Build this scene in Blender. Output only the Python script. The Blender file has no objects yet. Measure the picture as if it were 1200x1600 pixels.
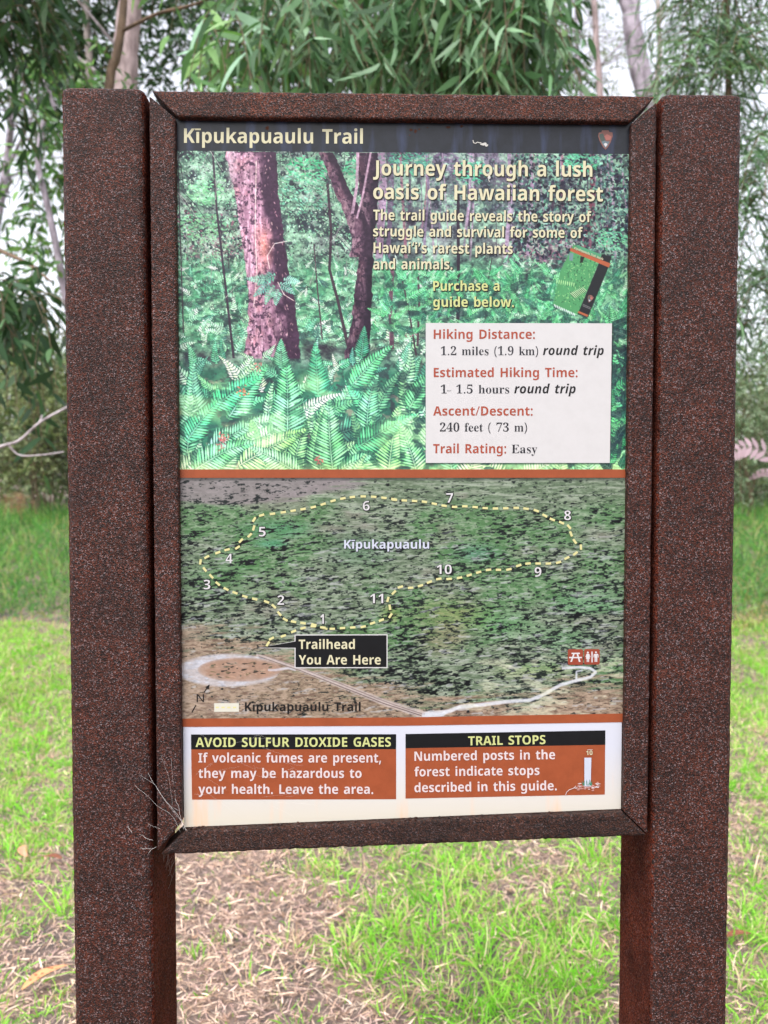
import bpy, bmesh, math, random
import numpy as np
from mathutils import Vector, Matrix, noise as mnoise

random.seed(7)
RNG = np.random.default_rng(11)
C = bpy.context.scene.collection
SC = bpy.context.scene

# ------------------------------------------------------------------ camera
EYE = 1.5
CAM = Vector((-0.0545, -1.1219, EYE))
YAW, PITCH, FPX = -0.0248, -0.0408, 1350.0
cam_d = bpy.data.cameras.new('camera')
cam = bpy.data.objects.new('camera', cam_d)
C.objects.link(cam)
cam.location = CAM
cam.rotation_euler = (math.pi / 2 + PITCH, 0, YAW)
cam_d.sensor_fit = 'VERTICAL'
cam_d.sensor_height = 24.0
cam_d.lens = FPX / 1600 * 24.0
cam_d.clip_start = 0.05
cam_d.clip_end = 600
cam_d.dof.use_dof = True
cam_d.dof.focus_distance = 1.128
cam_d.dof.aperture_fstop = cam_d.lens / 4.7
SC.camera = cam

# ------------------------------------------------------------------ sky, sun, exposure
SUN_EL, SUN_AZ = math.radians(56), math.radians(205)   # azimuth the light comes from, clockwise from +y
world = bpy.data.worlds.new('World')
SC.world = world
world.use_nodes = True
wn = world.node_tree
wn.nodes.clear()
sky = wn.nodes.new('ShaderNodeTexSky')
sky.sky_type = 'NISHITA'
sky.sun_disc = False
sky.sun_elevation = SUN_EL
sky.sun_rotation = SUN_AZ
sky.air_density = 1.0
sky.dust_density = 4.0
hs = wn.nodes.new('ShaderNodeHueSaturation')
hs.inputs['Saturation'].default_value = 0.24
hs.inputs['Hue'].default_value = 0.525
hs.inputs['Value'].default_value = 1.0
bg = wn.nodes.new('ShaderNodeBackground')
bg.inputs['Strength'].default_value = 0.15
wo = wn.nodes.new('ShaderNodeOutputWorld')
wn.links.new(sky.outputs['Color'], hs.inputs['Color'])
wn.links.new(hs.outputs['Color'], bg.inputs['Color'])
wn.links.new(bg.outputs['Background'], wo.inputs['Surface'])
sun_d = bpy.data.lights.new('sun', 'SUN')
sun_d.energy = 0.6
sun_d.angle = math.radians(25)
sun_d.color = (1.0, 0.96, 0.9)
sun = bpy.data.objects.new('sun', sun_d)
C.objects.link(sun)
_sv = Vector((math.sin(SUN_AZ) * math.cos(SUN_EL), math.cos(SUN_AZ) * math.cos(SUN_EL), math.sin(SUN_EL)))
sun.rotation_euler = (-_sv).to_track_quat('-Z', 'Y').to_euler()
SC.view_settings.view_transform = 'Standard'
SC.view_settings.look = 'None'
SC.view_settings.exposure = 1.55
SC.view_settings.gamma = 1.0
SC.view_settings.use_curve_mapping = False
SC.cycles.max_bounces = 7
SC.cycles.transparent_max_bounces = 8

# ------------------------------------------------------------------ helpers
_Rm = Matrix.Rotation(YAW, 3, 'Z') @ Matrix.Rotation(PITCH, 3, 'X')
_R = np.array(_Rm)

def at(px, py, Y):
    """Point of the plane y=Y seen at a place of the photograph (1200x1600)."""
    d = _Rm @ Vector(((px - 600) / FPX, 1.0, -(py - 800) / FPX))
    return CAM + d * ((Y - CAM.y) / d.y)

def at_np(px, py, Y):
    v = np.stack([(px - 600) / FPX, np.ones_like(px), -(py - 800) / FPX], -1) @ _R.T
    t = (Y - CAM.y) / v[..., 1]
    return np.array(CAM) + v * t[..., None]

def on_ground(px, py):
    d = _Rm @ Vector(((px - 600) / FPX, 1.0, -(py - 800) / FPX))
    t = -CAM.z / d.z
    return CAM + d * t

def tag(o, label=None, cat=None, group=None, kind=None):
    if label: o['label'] = label
    if cat: o['category'] = cat
    if group: o['group'] = group
    if kind: o['kind'] = kind
    return o

def empty(name, loc=(0, 0, 0)):
    o = bpy.data.objects.new(name, None)
    C.objects.link(o)
    o.location = loc
    return o

def link(name, me, mats, parent=None):
    o = bpy.data.objects.new(name, me)
    C.objects.link(o)
    for m in (mats if isinstance(mats, (list, tuple)) else [mats]):
        me.materials.append(m)
    if parent:
        o.parent = parent            # meshes are drawn in world coordinates; a thing's Empty stands at its base
        if parent.type == 'EMPTY':
            o.matrix_parent_inverse = Matrix.Translation(-Vector(parent.location))
    return o

def mesh_np(name, verts, faces_list, smooth=False, colors=None):
    """faces_list: list of int arrays (n,k)."""
    me = bpy.data.meshes.new(name)
    verts = np.asarray(verts, np.float32)
    me.vertices.add(len(verts))
    me.vertices.foreach_set('co', verts.ravel())
    loops = np.concatenate([f.ravel() for f in faces_list]).astype(np.int32)
    tot = np.concatenate([np.full(len(f), f.shape[1], np.int32) for f in faces_list])
    start = np.concatenate([[0], np.cumsum(tot)[:-1]]).astype(np.int32)
    me.loops.add(len(loops))
    me.loops.foreach_set('vertex_index', loops)
    me.polygons.add(len(tot))
    me.polygons.foreach_set('loop_start', start)
    me.polygons.foreach_set('loop_total', tot)
    if smooth:
        me.polygons.foreach_set('use_smooth', np.ones(len(tot), bool))
    me.update(calc_edges=True)
    if colors is not None:
        a = me.color_attributes.new('tint', 'FLOAT_COLOR', 'POINT')
        c = np.ones((len(verts), 4), np.float32)
        c[:, :3] = colors
        a.data.foreach_set('color', c.ravel())
    return me

def lin(c):
    c = np.asarray(c, np.float64)
    c = np.where(c > 1.0001, c, c)
    return np.where(c <= 0.04045, c / 12.92, ((c + 0.055) / 1.055) ** 2.4)

def rgb(r, g, b):
    return tuple(lin(np.array([r, g, b]) / 255.0)) + (1.0,)

# ------------------------------------------------------------------ materials
def new_mat(name):
    m = bpy.data.materials.new(name)
    m.use_nodes = True
    nt = m.node_tree
    return m, nt, nt.nodes['Principled BSDF']

def node(nt, typ, **kw):
    n = nt.nodes.new(typ)
    for k, v in kw.items():
        if k in n.inputs: n.inputs[k].default_value = v
        else: setattr(n, k, v)
    return n

def ramp(nt, stops, interp='LINEAR'):
    n = nt.nodes.new('ShaderNodeValToRGB')
    r = n.color_ramp
    r.interpolation = interp
    r.elements[0].position, r.elements[0].color = stops[0]
    r.elements[1].position, r.elements[1].color = stops[-1]
    for p, c in stops[1:-1]:
        e = r.elements.new(p); e.color = c
    return n

def mix(nt, fac, a, b, mode='MIX'):
    n = nt.nodes.new('ShaderNodeMix')
    n.data_type = 'RGBA'
    n.blend_type = mode
    for sock, v in ((n.inputs[0], fac), (n.inputs[6], a), (n.inputs[7], b)):
        if hasattr(v, 'is_output'): nt.links.new(v, sock)
        else: sock.default_value = v
    return n.outputs[2]

def rust_material(name, dark, mid, hot, flecks=1.0):
    m, nt, b = new_mat(name)
    L = nt.links.new
    tc = node(nt, 'ShaderNodeTexCoord')
    n1 = node(nt, 'ShaderNodeTexNoise', Scale=400.0, Detail=3.0, Roughness=0.65)
    n2 = node(nt, 'ShaderNodeTexNoise', Scale=14.0, Detail=5.0, Roughness=0.6)
    n3 = node(nt, 'ShaderNodeTexVoronoi', Scale=600.0)
    n4 = node(nt, 'ShaderNodeTexNoise', Scale=640.0, Detail=2.0)
    for n in (n1, n2, n3, n4): L(tc.outputs['Object'], n.inputs['Vector'])
    jn = mix(nt, 0.0025, tc.outputs['Object'], n1.outputs['Color'], 'ADD')   # ragged grain outlines
    L(jn, n3.inputs['Vector'])
    sx = node(nt, 'ShaderNodeSeparateXYZ'); L(n3.outputs['Color'], sx.inputs[0])
    grain = mix(nt, 0.5, sx.outputs['X'], n1.outputs['Fac'])
    r1 = ramp(nt, [(0.30, dark), (0.50, mid), (0.66, hot), (0.80, mid)])
    L(grain, r1.inputs['Fac'])
    r2 = ramp(nt, [(0.35, (0.62, 0.62, 0.66, 1)), (0.68, (1.25, 1.12, 1.05, 1))])
    L(n2.outputs['Fac'], r2.inputs['Fac'])
    c = mix(nt, 1.0, r1.outputs['Color'], r2.outputs['Color'], 'MULTIPLY')
    # glints of the rough grain, painted in as pale flecks
    r3 = ramp(nt, [(0.668, (0, 0, 0, 1)), (0.72, (1, 1, 1, 1))])
    fl = mix(nt, 0.55, sx.outputs['Y'], n4.outputs['Fac'])
    L(fl, r3.inputs['Fac'])
    r5 = ramp(nt, [(0.35, (.55, .55, .55, 1)), (0.65, (1, 1, 1, 1))])
    L(n2.outputs['Fac'], r5.inputs['Fac'])
    f = node(nt, 'ShaderNodeMath', operation='MULTIPLY')
    f0 = node(nt, 'ShaderNodeMath', operation='MULTIPLY'); L(r5.outputs['Color'], f0.inputs[0]); f0.inputs[1].default_value = flecks
    L(r3.outputs['Color'], f.inputs[0]); L(f0.outputs[0], f.inputs[1])
    c = mix(nt, f.outputs[0], c, (0.19, 0.145, 0.152, 1))
    L(c, b.inputs['Base Color'])
    b.inputs['Roughness'].default_value = 0.5
    b.inputs['Specular IOR Level'].default_value = 0.22
    bump = node(nt, 'ShaderNodeBump', Strength=0.8, Distance=0.0016)
    add = node(nt, 'ShaderNodeMath', operation='ADD')
    L(n1.outputs['Fac'], add.inputs[0])
    L(n3.outputs['Distance'], add.inputs[1])
    L(add.outputs[0], bump.inputs['Height'])
    L(bump.outputs['Normal'], b.inputs['Normal'])
    return m

M = {}
M['rust'] = rust_material('rusted_steel', (0.0072, 0.0038, 0.0034, 1), (0.0255, 0.0080, 0.0056, 1), (0.080, 0.0205, 0.0102, 1), 0.8)
M['rust_hot'] = rust_material('rusted_steel_orange', (0.0085, 0.0045, 0.0038, 1), (0.036, 0.0108, 0.0066, 1), (0.118, 0.032, 0.0145, 1), 0.75)
M['rust_dark'] = rust_material('rusted_steel_dark', (0.006, 0.004, 0.004, 1), (0.020, 0.0085, 0.0065, 1), (0.055, 0.020, 0.011, 1), 0.4)

M['rust_inner_lit'] = rust_material('rusted_steel_inner_lit', (0.022, 0.0062, 0.0046, 1), (0.062, 0.0160, 0.0104, 1), (0.125, 0.033, 0.018, 1), 0.4)
_ib = M['rust_inner_lit'].node_tree.nodes['Principled BSDF']
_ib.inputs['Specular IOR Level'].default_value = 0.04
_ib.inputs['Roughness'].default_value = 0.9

def print_material(name, col=None, rough=0.4, dirt=0.12):
    """Ink printed on a laminated board: colour attribute or flat colour, faint wear."""
    m, nt, b = new_mat(name)
    L = nt.links.new
    tc = node(nt, 'ShaderNodeTexCoord')
    n = node(nt, 'ShaderNodeTexNoise', Scale=60.0, Detail=6.0, Roughness=0.7)
    L(tc.outputs['Object'], n.inputs['Vector'])
    r = ramp(nt, [(0.35, (1 - dirt, 1 - dirt, 1 - dirt * 1.1, 1)), (0.6, (1, 1, 1, 1))])
    L(n.outputs['Fac'], r.inputs['Fac'])
    if col is None:
        a = node(nt, 'ShaderNodeAttribute', attribute_name='tint')
        src = a.outputs['Color']
    else:
        src = tuple(.48 * v for v in col[:3]) + (1,)
    L(mix(nt, 1.0, src, r.outputs['Color'], 'MULTIPLY'), b.inputs['Base Color'])
    b.inputs['Roughness'].default_value = rough
    b.inputs['Specular IOR Level'].default_value = 0.22
    return m

M['print'] = print_material('printed_picture')
M['band'] = print_material('printed_charcoal', rgb(42, 46, 56), 0.3, 0.3)
M['black'] = print_material('printed_black', rgb(26, 29, 33), 0.3, 0.2)
M['ink'] = print_material('printed_dark_ink', rgb(30, 30, 32), 0.35, 0.1)
M['grey_ink'] = print_material('printed_grey_ink', rgb(52, 52, 60), 0.35, 0.1)
M['cream'] = print_material('printed_cream', rgb(238, 232, 196), 0.35, 0.08)
M['yellow'] = print_material('printed_pale_yellow', rgb(226, 232, 158), 0.35, 0.08)
M['white'] = print_material('printed_white', rgb(238, 236, 240), 0.35, 0.06)
M['pinkwhite'] = print_material('printed_pinkish_white', rgb(245, 228, 230), 0.35, 0.08)
M['info'] = print_material('printed_info_white', rgb(232, 230, 232), 0.3, 0.04)
M['brown'] = print_material('printed_brown', rgb(178, 92, 58), 0.32, 0.12)
M['redbrown'] = print_material('printed_red_brown', rgb(186, 88, 66), 0.35, 0.1)
M['green_ink'] = print_material('printed_green', rgb(80, 150, 120), 0.35, 0.1)
M['pink_ink'] = print_material('printed_pink', rgb(222, 160, 150), 0.35, 0.15)
M['bluegrey_ink'] = print_material('printed_blue_grey', rgb(120, 140, 150), 0.35, 0.1)
M['sign_brown'] = print_material('printed_sign_brown', rgb(170, 80, 60), 0.35, 0.1)
GLYPHS = {
 'b': {
  ',': (180, '28 -87 47 -3 61 78 124 78 129 71 104 -8 71 -87'),
  '.': (180, '89 -9 74 -7 60 1 51 15 48 36 51 57 60 71 74 79 89 81 106 79 119 71 129 57 132 36 129 15 119 1 106 -7'),
  '/': (250, '7 0 185 480 243 480 64 0'),
  '0': (384, '191 -7 139 1 96 22 64 59 34 137 24 240 28 312 40 373 62 421 93 457 136 480 191 487 244 480 286 458 318 422 349 344 359 240 355 168 343 107 321 59 290 23 247 1|191 75 223 85 244 116 255 168 259 240 255 312 244 363 223 395 191 405 159 395 139 363 128 312 125 240 128 168 139 117 159 86'),
  '1': (384, '176 0 176 277 177 323 179 373 164 358 144 340 89 296 40 357 194 480 277 480 277 0'),
  '2': (384, '27 0 27 71 147 192 206 254 238 300 245 322 248 345 244 370 232 388 213 398 189 402 162 398 136 389 81 353 26 418 70 451 123 476 157 484 197 486 241 482 278 469 308 449 330 423 344 392 349 357 345 319 333 284 313 252 287 220 215 148 153 90 153 85 362 85 362 0'),
  '3': (384, '164 -7 90 0 26 19 26 105 90 82 153 74 199 79 229 93 246 115 251 146 249 164 241 180 227 192 206 200 136 208 99 208 99 285 136 285 175 288 204 294 223 304 235 317 242 332 244 350 240 373 228 390 207 401 175 404 143 401 116 393 73 369 26 439 57 458 92 473 134 483 183 486 249 479 300 456 332 420 343 372 336 327 313 293 280 268 240 253 240 251 291 238 327 216 350 183 357 140 352 100 337 65 311 35 274 12 225 -2'),
  '4': (384, '216 0 216 99 11 99 11 170 222 480 315 480 315 178 373 178 373 99 315 99 315 0|101 178 216 178 216 259 217 297 219 338 220 363 218 363 205 337 189 311'),
  '5': (384, '162 -7 91 0 33 19 33 107 93 85 158 76 198 81 227 94 245 118 251 152 241 192 208 216 155 224 116 221 83 214 42 235 60 480 320 480 320 394 149 394 140 300 165 304 201 306 243 302 279 289 310 269 333 240 348 204 353 161 341 91 305 38 245 4'),
  '6': (384, '199 -7 152 -1 110 16 75 44 47 85 29 138 24 203 30 285 38 325 51 362 69 396 93 425 124 450 162 469 209 481 264 485 297 484 328 480 328 399 301 404 271 406 218 401 178 387 151 364 132 334 122 298 117 256 121 256 137 278 160 296 188 308 225 312 282 302 325 272 353 224 362 160 351 90 318 38 266 4|197 75 224 80 245 95 259 121 264 158 260 190 248 214 228 229 199 234 178 231 160 224 145 213 134 199 127 183 124 167 132 124 142 105 157 89 175 78'),
  '7': (384, '75 0 255 394 18 394 18 480 362 480 362 416 181 0'),
  '8': (384, '192 -7 121 2 67 28 35 68 24 122 30 166 50 201 80 229 116 251 86 273 61 299 44 331 38 371 44 406 60 435 85 457 117 473 153 482 192 486 232 482 268 473 300 457 324 435 340 406 345 370 339 331 321 299 293 274 259 253 308 222 329 203 346 180 356 154 360 124 355 87 339 55 313 29 280 9 239 -3|192 296 232 321 245 339 250 363 246 383 233 399 215 408 191 412 169 408 150 399 138 383 134 363 138 340 151 322|191 68 224 72 247 84 261 103 266 127 263 144 255 159 229 184 196 204 187 209 159 193 137 175 122 153 118 128 122 104 136 85 159 72'),
  '9': (384, '120 -7 87 -6 55 -2 55 79 83 75 113 73 166 77 205 92 233 114 251 144 262 181 267 222 263 222 246 201 225 183 197 171 156 167 101 176 58 206 31 254 21 318 32 388 65 441 117 474 185 485 231 479 273 462 309 434 336 393 354 340 360 275 354 193 346 154 333 117 315 83 290 53 260 28 221 9 175 -3|185 244 206 247 224 255 250 280 257 295 259 311 251 355 241 374 227 390 209 400 187 404 160 399 138 383 124 357 120 320 124 288 136 265 156 249'),
  ':': (180, '89 278 74 281 60 289 51 303 48 324 51 345 60 359 74 367 89 369 106 367 119 359 129 345 132 324 129 303 119 289 106 281|89 -9 74 -7 60 1 51 15 48 36 51 57 60 71 74 79 89 81 106 79 119 71 129 57 132 36 129 15 119 1 106 -7'),
  'A': (463, '0 0 169 482 293 482 463 0 354 0 319 114 144 114 109 0|170 199 295 199 259 311 251 340 240 375 232 407 223 374 212 336 204 311'),
  'B': (451, '60 0 60 480 210 480 294 473 355 453 382 430 398 399 404 358 399 320 384 289 361 266 330 255 330 251 373 234 391 220 404 199 413 173 416 139 404 81 369 37 313 9 240 0|162 289 221 289 258 293 282 304 295 321 300 345 294 368 279 384 253 393 216 396 162 396|162 84 228 84 267 88 292 102 306 122 310 149 306 173 292 192 266 205 225 209 162 209'),
  'C': (428, '255 -7 187 1 133 24 91 61 62 110 45 170 39 239 46 307 65 367 97 417 141 455 197 478 264 486 335 477 404 453 371 370 317 392 290 399 264 402 212 391 175 358 151 306 144 238 151 171 172 120 209 88 264 78 323 85 386 103 386 18 324 -1'),
  'D': (497, '60 0 60 480 211 480 281 473 342 453 391 419 427 374 450 315 458 244 450 170 427 109 389 61 337 27 273 7 196 0|162 84 206 84 287 101 336 154 353 242 344 311 318 359 275 387 216 396 162 396'),
  'E': (376, '60 0 60 480 336 480 336 396 162 396 162 291 324 291 324 208 162 208 162 84 336 84 336 0'),
  'F': (369, '60 0 60 480 335 480 335 396 161 396 161 273 323 273 323 189 161 189 161 0'),
  'G': (486, '262 -7 196 0 141 21 97 56 65 105 45 166 39 240 46 311 68 371 104 420 153 456 215 479 289 486 365 478 432 457 398 375 348 394 289 402 247 397 212 381 183 357 162 325 148 285 144 238 147 194 156 155 173 123 197 98 229 83 269 78 305 80 333 85 333 185 242 185 242 269 433 269 433 21 354 1'),
  'H': (514, '60 0 60 480 162 480 162 291 352 291 352 480 453 480 453 0 352 0 352 207 162 207 162 0'),
  'I': (261, '21 0 21 58 80 85 80 395 21 422 21 480 240 480 240 422 181 395 181 85 240 58 240 0'),
  'J': (222, '10 -141 -24 -139 -50 -134 -50 -49 -27 -54 -2 -56 30 -49 43 -39 52 -24 58 -1 60 30 60 480 162 480 162 31 157 -25 143 -69 120 -102 89 -124 52 -137'),
  'K': (446, '60 0 60 480 162 480 162 260 181 288 202 316 332 480 445 480 277 267 446 0 330 0 205 202 162 171 162 0'),
  'L': (379, '60 0 60 480 162 480 162 84 357 84 357 0'),
  'N': (546, '60 0 60 480 189 480 397 120 399 120 396 187 394 253 394 480 486 480 486 0 357 0 148 363 145 363 149 294 151 226 151 0'),
  'O': (534, '267 -7 196 1 139 24 95 61 63 111 45 171 39 241 45 311 63 371 95 420 139 456 196 479 268 487 339 479 396 456 440 420 471 370 490 310 496 240 490 171 471 110 440 61 396 24 339 1|267 79 323 89 361 122 382 173 389 240 382 308 361 359 323 392 268 402 212 392 175 359 153 308 146 240 153 173 175 122 212 89'),
  'P': (422, '60 0 60 480 214 480 294 470 349 440 381 392 392 330 387 289 374 252 351 219 316 193 268 176 206 171 162 171 162 0|162 254 195 254 234 258 264 271 282 293 289 326 280 365 253 388 208 396 162 396'),
  'R': (443, '60 0 60 480 200 480 285 471 345 444 380 399 392 336 388 305 379 278 365 256 346 237 302 209 443 0 330 0 216 184 162 184 162 0|162 267 195 267 238 271 267 283 283 304 289 333 283 362 266 382 236 393 193 396 162 396'),
  'S': (370, '167 -7 95 1 31 22 31 117 102 90 138 80 175 77 207 81 228 92 240 108 244 128 237 153 217 172 150 207 114 225 77 253 61 272 48 293 39 319 36 350 47 407 80 450 131 477 199 486 235 484 270 478 341 453 308 373 249 394 195 402 170 398 151 388 140 373 136 353 141 330 158 313 226 277 289 241 312 220 329 196 340 168 343 133 332 76 297 31 242 3'),
  'T': (389, '144 0 144 395 13 395 13 480 375 480 375 395 245 395 245 0'),
  'U': (508, '252 -7 193 -1 145 15 107 42 70 98 57 171 57 480 158 480 158 186 165 136 183 103 213 85 255 79 297 85 327 105 344 138 349 187 349 480 451 480 451 169 445 122 429 80 401 44 363 16 313 -1'),
  'V': (436, '163 0 0 480 103 480 193 194 200 167 211 125 218 89 225 125 236 167 243 194 334 480 437 480 273 0'),
  'W': (649, '122 0 0 480 100 480 161 218 170 179 179 132 185 92 191 132 199 177 207 211 277 480 373 480 443 211 450 177 459 132 465 92 471 132 480 179 488 218 549 480 649 480 527 0 412 0 347 252 342 274 335 306 328 339 324 364 321 339 314 307 308 274 302 251 238 0'),
  'X': (448, '0 0 159 247 10 480 122 480 226 307 327 480 437 480 286 242 448 0 332 0 220 181 109 0'),
  'Y': (419, '159 0 159 183 0 480 110 480 210 282 310 480 419 480 260 187 260 0'),
  'a': (406, '142 -7 97 0 60 22 36 58 28 109 38 160 69 196 120 217 192 226 256 228 256 244 252 269 241 287 223 297 199 300 146 292 95 273 62 341 128 365 165 372 203 374 268 366 316 342 345 302 355 244 355 0 285 0 266 50 263 50 239 24 214 7 183 -3|179 66 209 71 234 86 250 109 256 140 256 170 217 169 176 164 150 151 136 132 131 109 134 89 144 76 160 69'),
  'b': (425, '254 -7 218 -3 190 8 152 40 146 40 129 0 52 0 52 510 152 510 152 392 151 351 148 319 152 319 170 340 192 358 221 369 257 373 312 361 357 325 385 266 395 184 385 101 356 42 311 5|226 75 253 82 275 103 288 138 293 185 288 232 274 266 253 287 224 293 191 287 170 269 157 239 152 195 152 185 156 138 168 103 190 82'),
  'c': (345, '201 -7 129 5 75 39 41 97 30 181 36 242 53 291 80 328 117 353 160 368 210 373 276 366 324 349 295 271 251 287 210 293 167 281 141 244 132 182 137 134 153 101 177 81 210 75 240 77 266 83 313 106 313 21 265 0'),
  'd': (425, '169 -7 113 5 69 41 40 101 30 183 40 265 69 325 114 361 171 373 207 370 236 358 259 341 277 320 280 320 275 351 273 393 273 510 373 510 373 0 296 0 277 48 273 48 255 27 233 9 204 -3|203 73 239 79 262 98 275 128 279 171 279 182 275 229 263 264 240 285 202 292 173 285 150 264 136 229 132 181 136 134 150 100 173 80'),
  'e': (397, '218 -7 166 -2 121 14 83 40 54 76 36 123 30 181 36 240 52 288 78 325 113 352 155 368 203 373 271 363 324 330 357 278 368 207 368 158 132 158 139 121 157 92 185 74 223 68 287 75 347 97 347 19 290 0|134 225 274 225 269 256 257 280 235 297 204 302 178 298 156 283 141 259'),
  'f': (260, '69 0 69 291 13 291 13 340 69 367 69 394 72 435 84 466 103 488 129 503 161 511 198 514 252 509 290 498 265 425 240 431 209 435 191 431 178 422 171 407 169 390 169 367 255 367 255 291 169 291 169 0'),
  'g': (425, '189 -161 117 -156 52 -140 52 -60 122 -81 195 -88 238 -79 264 -51 273 -5 273 3 274 26 275 48 273 48 252 23 228 6 200 -4 169 -7 111 6 67 43 39 103 30 183 40 263 68 323 112 361 171 373 213 367 249 350 277 320 280 320 288 367 373 367 373 -1 361 -70 326 -120 269 -151|204 72 237 77 261 94 275 124 279 170 279 182 275 233 261 267 238 286 203 292 164 280 140 243 132 181 140 121 164 84'),
  'h': (441, '52 0 52 510 152 510 152 406 151 355 148 320 153 320 173 344 198 361 227 370 259 373 313 365 355 342 382 300 391 239 391 0 291 0 291 214 284 258 265 285 232 293 194 286 170 262 157 224 152 173 152 0'),
  'i': (205, '103 412 82 415 64 423 52 438 48 461 52 485 64 500 82 508 103 510 123 508 141 500 153 485 157 461 153 438 141 423 123 415|52 0 52 367 152 367 152 0'),
  'j': (205, '103 412 82 415 64 423 52 438 48 461 52 485 64 500 82 508 103 510 123 508 141 500 153 485 157 461 153 438 141 423 123 415|23 -161 -12 -159 -43 -153 -43 -75 -20 -79 4 -81 23 -78 38 -69 49 -52 52 -25 52 367 152 367 152 -40 149 -72 140 -101 123 -126 98 -145 65 -157'),
  'k': (416, '52 0 52 510 152 510 152 282 151 241 147 199 148 199 169 228 192 255 295 367 408 367 262 208 416 0 301 0 195 148 152 114 152 0'),
  'l': (205, '52 0 52 510 152 510 152 0'),
  'm': (659, '52 0 52 367 129 367 142 320 148 320 168 344 194 361 224 370 255 373 292 370 323 360 348 344 366 320 375 320 395 344 421 361 452 370 483 373 538 365 577 342 601 300 609 239 609 0 509 0 509 214 503 258 485 285 454 293 420 286 398 265 385 231 381 184 381 0 281 0 281 214 275 258 256 285 226 293 190 286 168 262 156 224 152 173 152 0'),
  'n': (441, '52 0 52 367 129 367 142 320 148 320 168 344 196 361 227 370 261 373 314 365 355 342 382 300 391 239 391 0 291 0 291 214 287 249 277 274 258 289 232 293 193 286 169 262 157 224 152 173 152 0'),
  'o': (416, '207 -7 159 -1 116 15 80 43 53 80 36 128 30 184 42 265 78 324 134 361 209 373 258 368 300 351 336 324 363 287 380 240 385 184 373 103 337 43 281 6|208 74 242 81 266 102 279 136 283 184 279 232 266 266 242 286 208 293 173 286 150 266 137 232 132 184 137 136 150 102 174 81'),
  'p': (425, '52 -161 52 367 134 367 148 319 152 319 170 340 192 357 221 369 257 373 312 361 357 325 385 266 395 184 385 102 355 42 310 5 254 -7 218 -3 191 8 152 40 147 40 152 -13 152 -161|226 75 255 82 276 103 289 138 293 185 285 245 262 281 224 293 191 287 170 269 157 239 152 195 152 185 156 138 168 103 190 82'),
  'r': (305, '52 0 52 367 128 367 143 305 148 305 167 331 192 353 222 368 257 373 275 373 291 371 283 277 270 279 254 280 229 278 205 271 184 259 167 242 156 218 152 187 152 0'),
  's': (334, '152 -7 86 -2 31 15 31 97 95 75 155 66 180 69 197 75 206 85 210 98 204 115 183 132 130 156 74 185 55 201 41 220 33 243 30 271 40 316 70 348 116 367 175 373 240 367 304 345 274 273 223 292 174 300 141 293 130 275 135 260 157 244 206 223 261 196 281 181 296 162 305 139 308 109 298 60 269 23 220 1'),
  't': (291, '178 -7 147 -4 119 4 96 19 78 41 67 73 63 115 63 291 15 291 15 334 71 367 99 445 163 445 163 367 266 367 266 291 163 291 163 115 166 97 175 84 189 76 207 73 239 77 270 85 270 10 230 -2'),
  'u': (441, '181 -7 127 1 86 25 59 67 50 128 50 367 150 367 150 152 154 118 165 93 183 78 210 73 248 81 272 104 285 142 289 194 289 367 389 367 389 0 312 0 299 47 293 47 273 23 245 6 214 -4'),
  'v': (382, '140 0 0 367 105 367 175 158 185 119 189 83 192 83 197 120 207 158 277 367 382 367 242 0'),
  'w': (575, '111 0 7 367 106 367 148 204 157 164 164 119 169 84 171 84 174 109 179 142 184 172 188 191 233 367 343 367 386 191 393 161 399 118 402 84 405 84 410 117 417 163 426 204 470 367 568 367 463 0 354 0 326 128 318 162 307 211 296 258 288 290 285 290 278 258 267 211 256 162 248 127 218 0'),
  'x': (388, '3 0 128 187 9 367 123 367 194 250 266 367 379 367 260 187 385 0 271 0 194 126 117 0'),
  'y': (382, '74 -161 45 -160 23 -156 23 -77 41 -79 62 -81 91 -76 112 -61 129 -40 140 -15 146 3 0 367 109 367 179 161 187 130 191 97 193 97 198 130 207 161 275 367 382 367 227 -47 201 -97 166 -133 123 -154'),
  'z': (328, '18 0 18 59 188 290 28 290 28 367 302 367 302 302 136 77 308 77 308 0'),
  ' ': (260, ''),
 },
 'i': {
  'd': (399, '133 -7 107 -3 83 6 61 24 44 49 33 83 30 127 33 171 42 215 56 257 76 295 100 327 129 352 162 368 199 373 229 370 251 358 268 341 283 320 285 320 286 334 289 363 294 393 319 510 418 510 310 0 234 0 240 48 238 48 217 26 193 8 166 -3|175 73 196 78 215 91 230 111 241 135 257 189 262 236 259 259 250 278 235 290 216 293 199 290 182 279 155 241 136 189 130 131 135 99 150 80'),
  'i': (199, '155 412 136 415 120 421 109 434 105 453 109 478 121 496 140 507 165 510 184 508 199 502 211 490 214 471 211 447 200 428 181 416|12 0 90 367 189 367 111 0'),
  'n': (406, '12 0 90 367 165 367 158 299 161 299 184 329 211 353 241 368 277 373 318 366 348 345 366 311 371 268 364 209 320 0 222 0 267 214 272 253 263 283 236 293 215 289 196 274 179 252 165 223 143 152 111 0'),
  'o': (393, '170 -7 131 -2 97 10 69 31 47 59 34 94 30 134 33 181 42 226 57 267 78 303 105 332 139 355 178 369 224 373 282 364 326 335 354 289 363 228 360 183 352 140 337 100 317 64 290 35 256 12 216 -2|178 74 203 79 225 96 242 121 254 153 261 190 264 228 261 254 254 274 239 288 217 293 196 289 178 278 163 260 150 238 134 187 129 134 134 101 151 81'),
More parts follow.
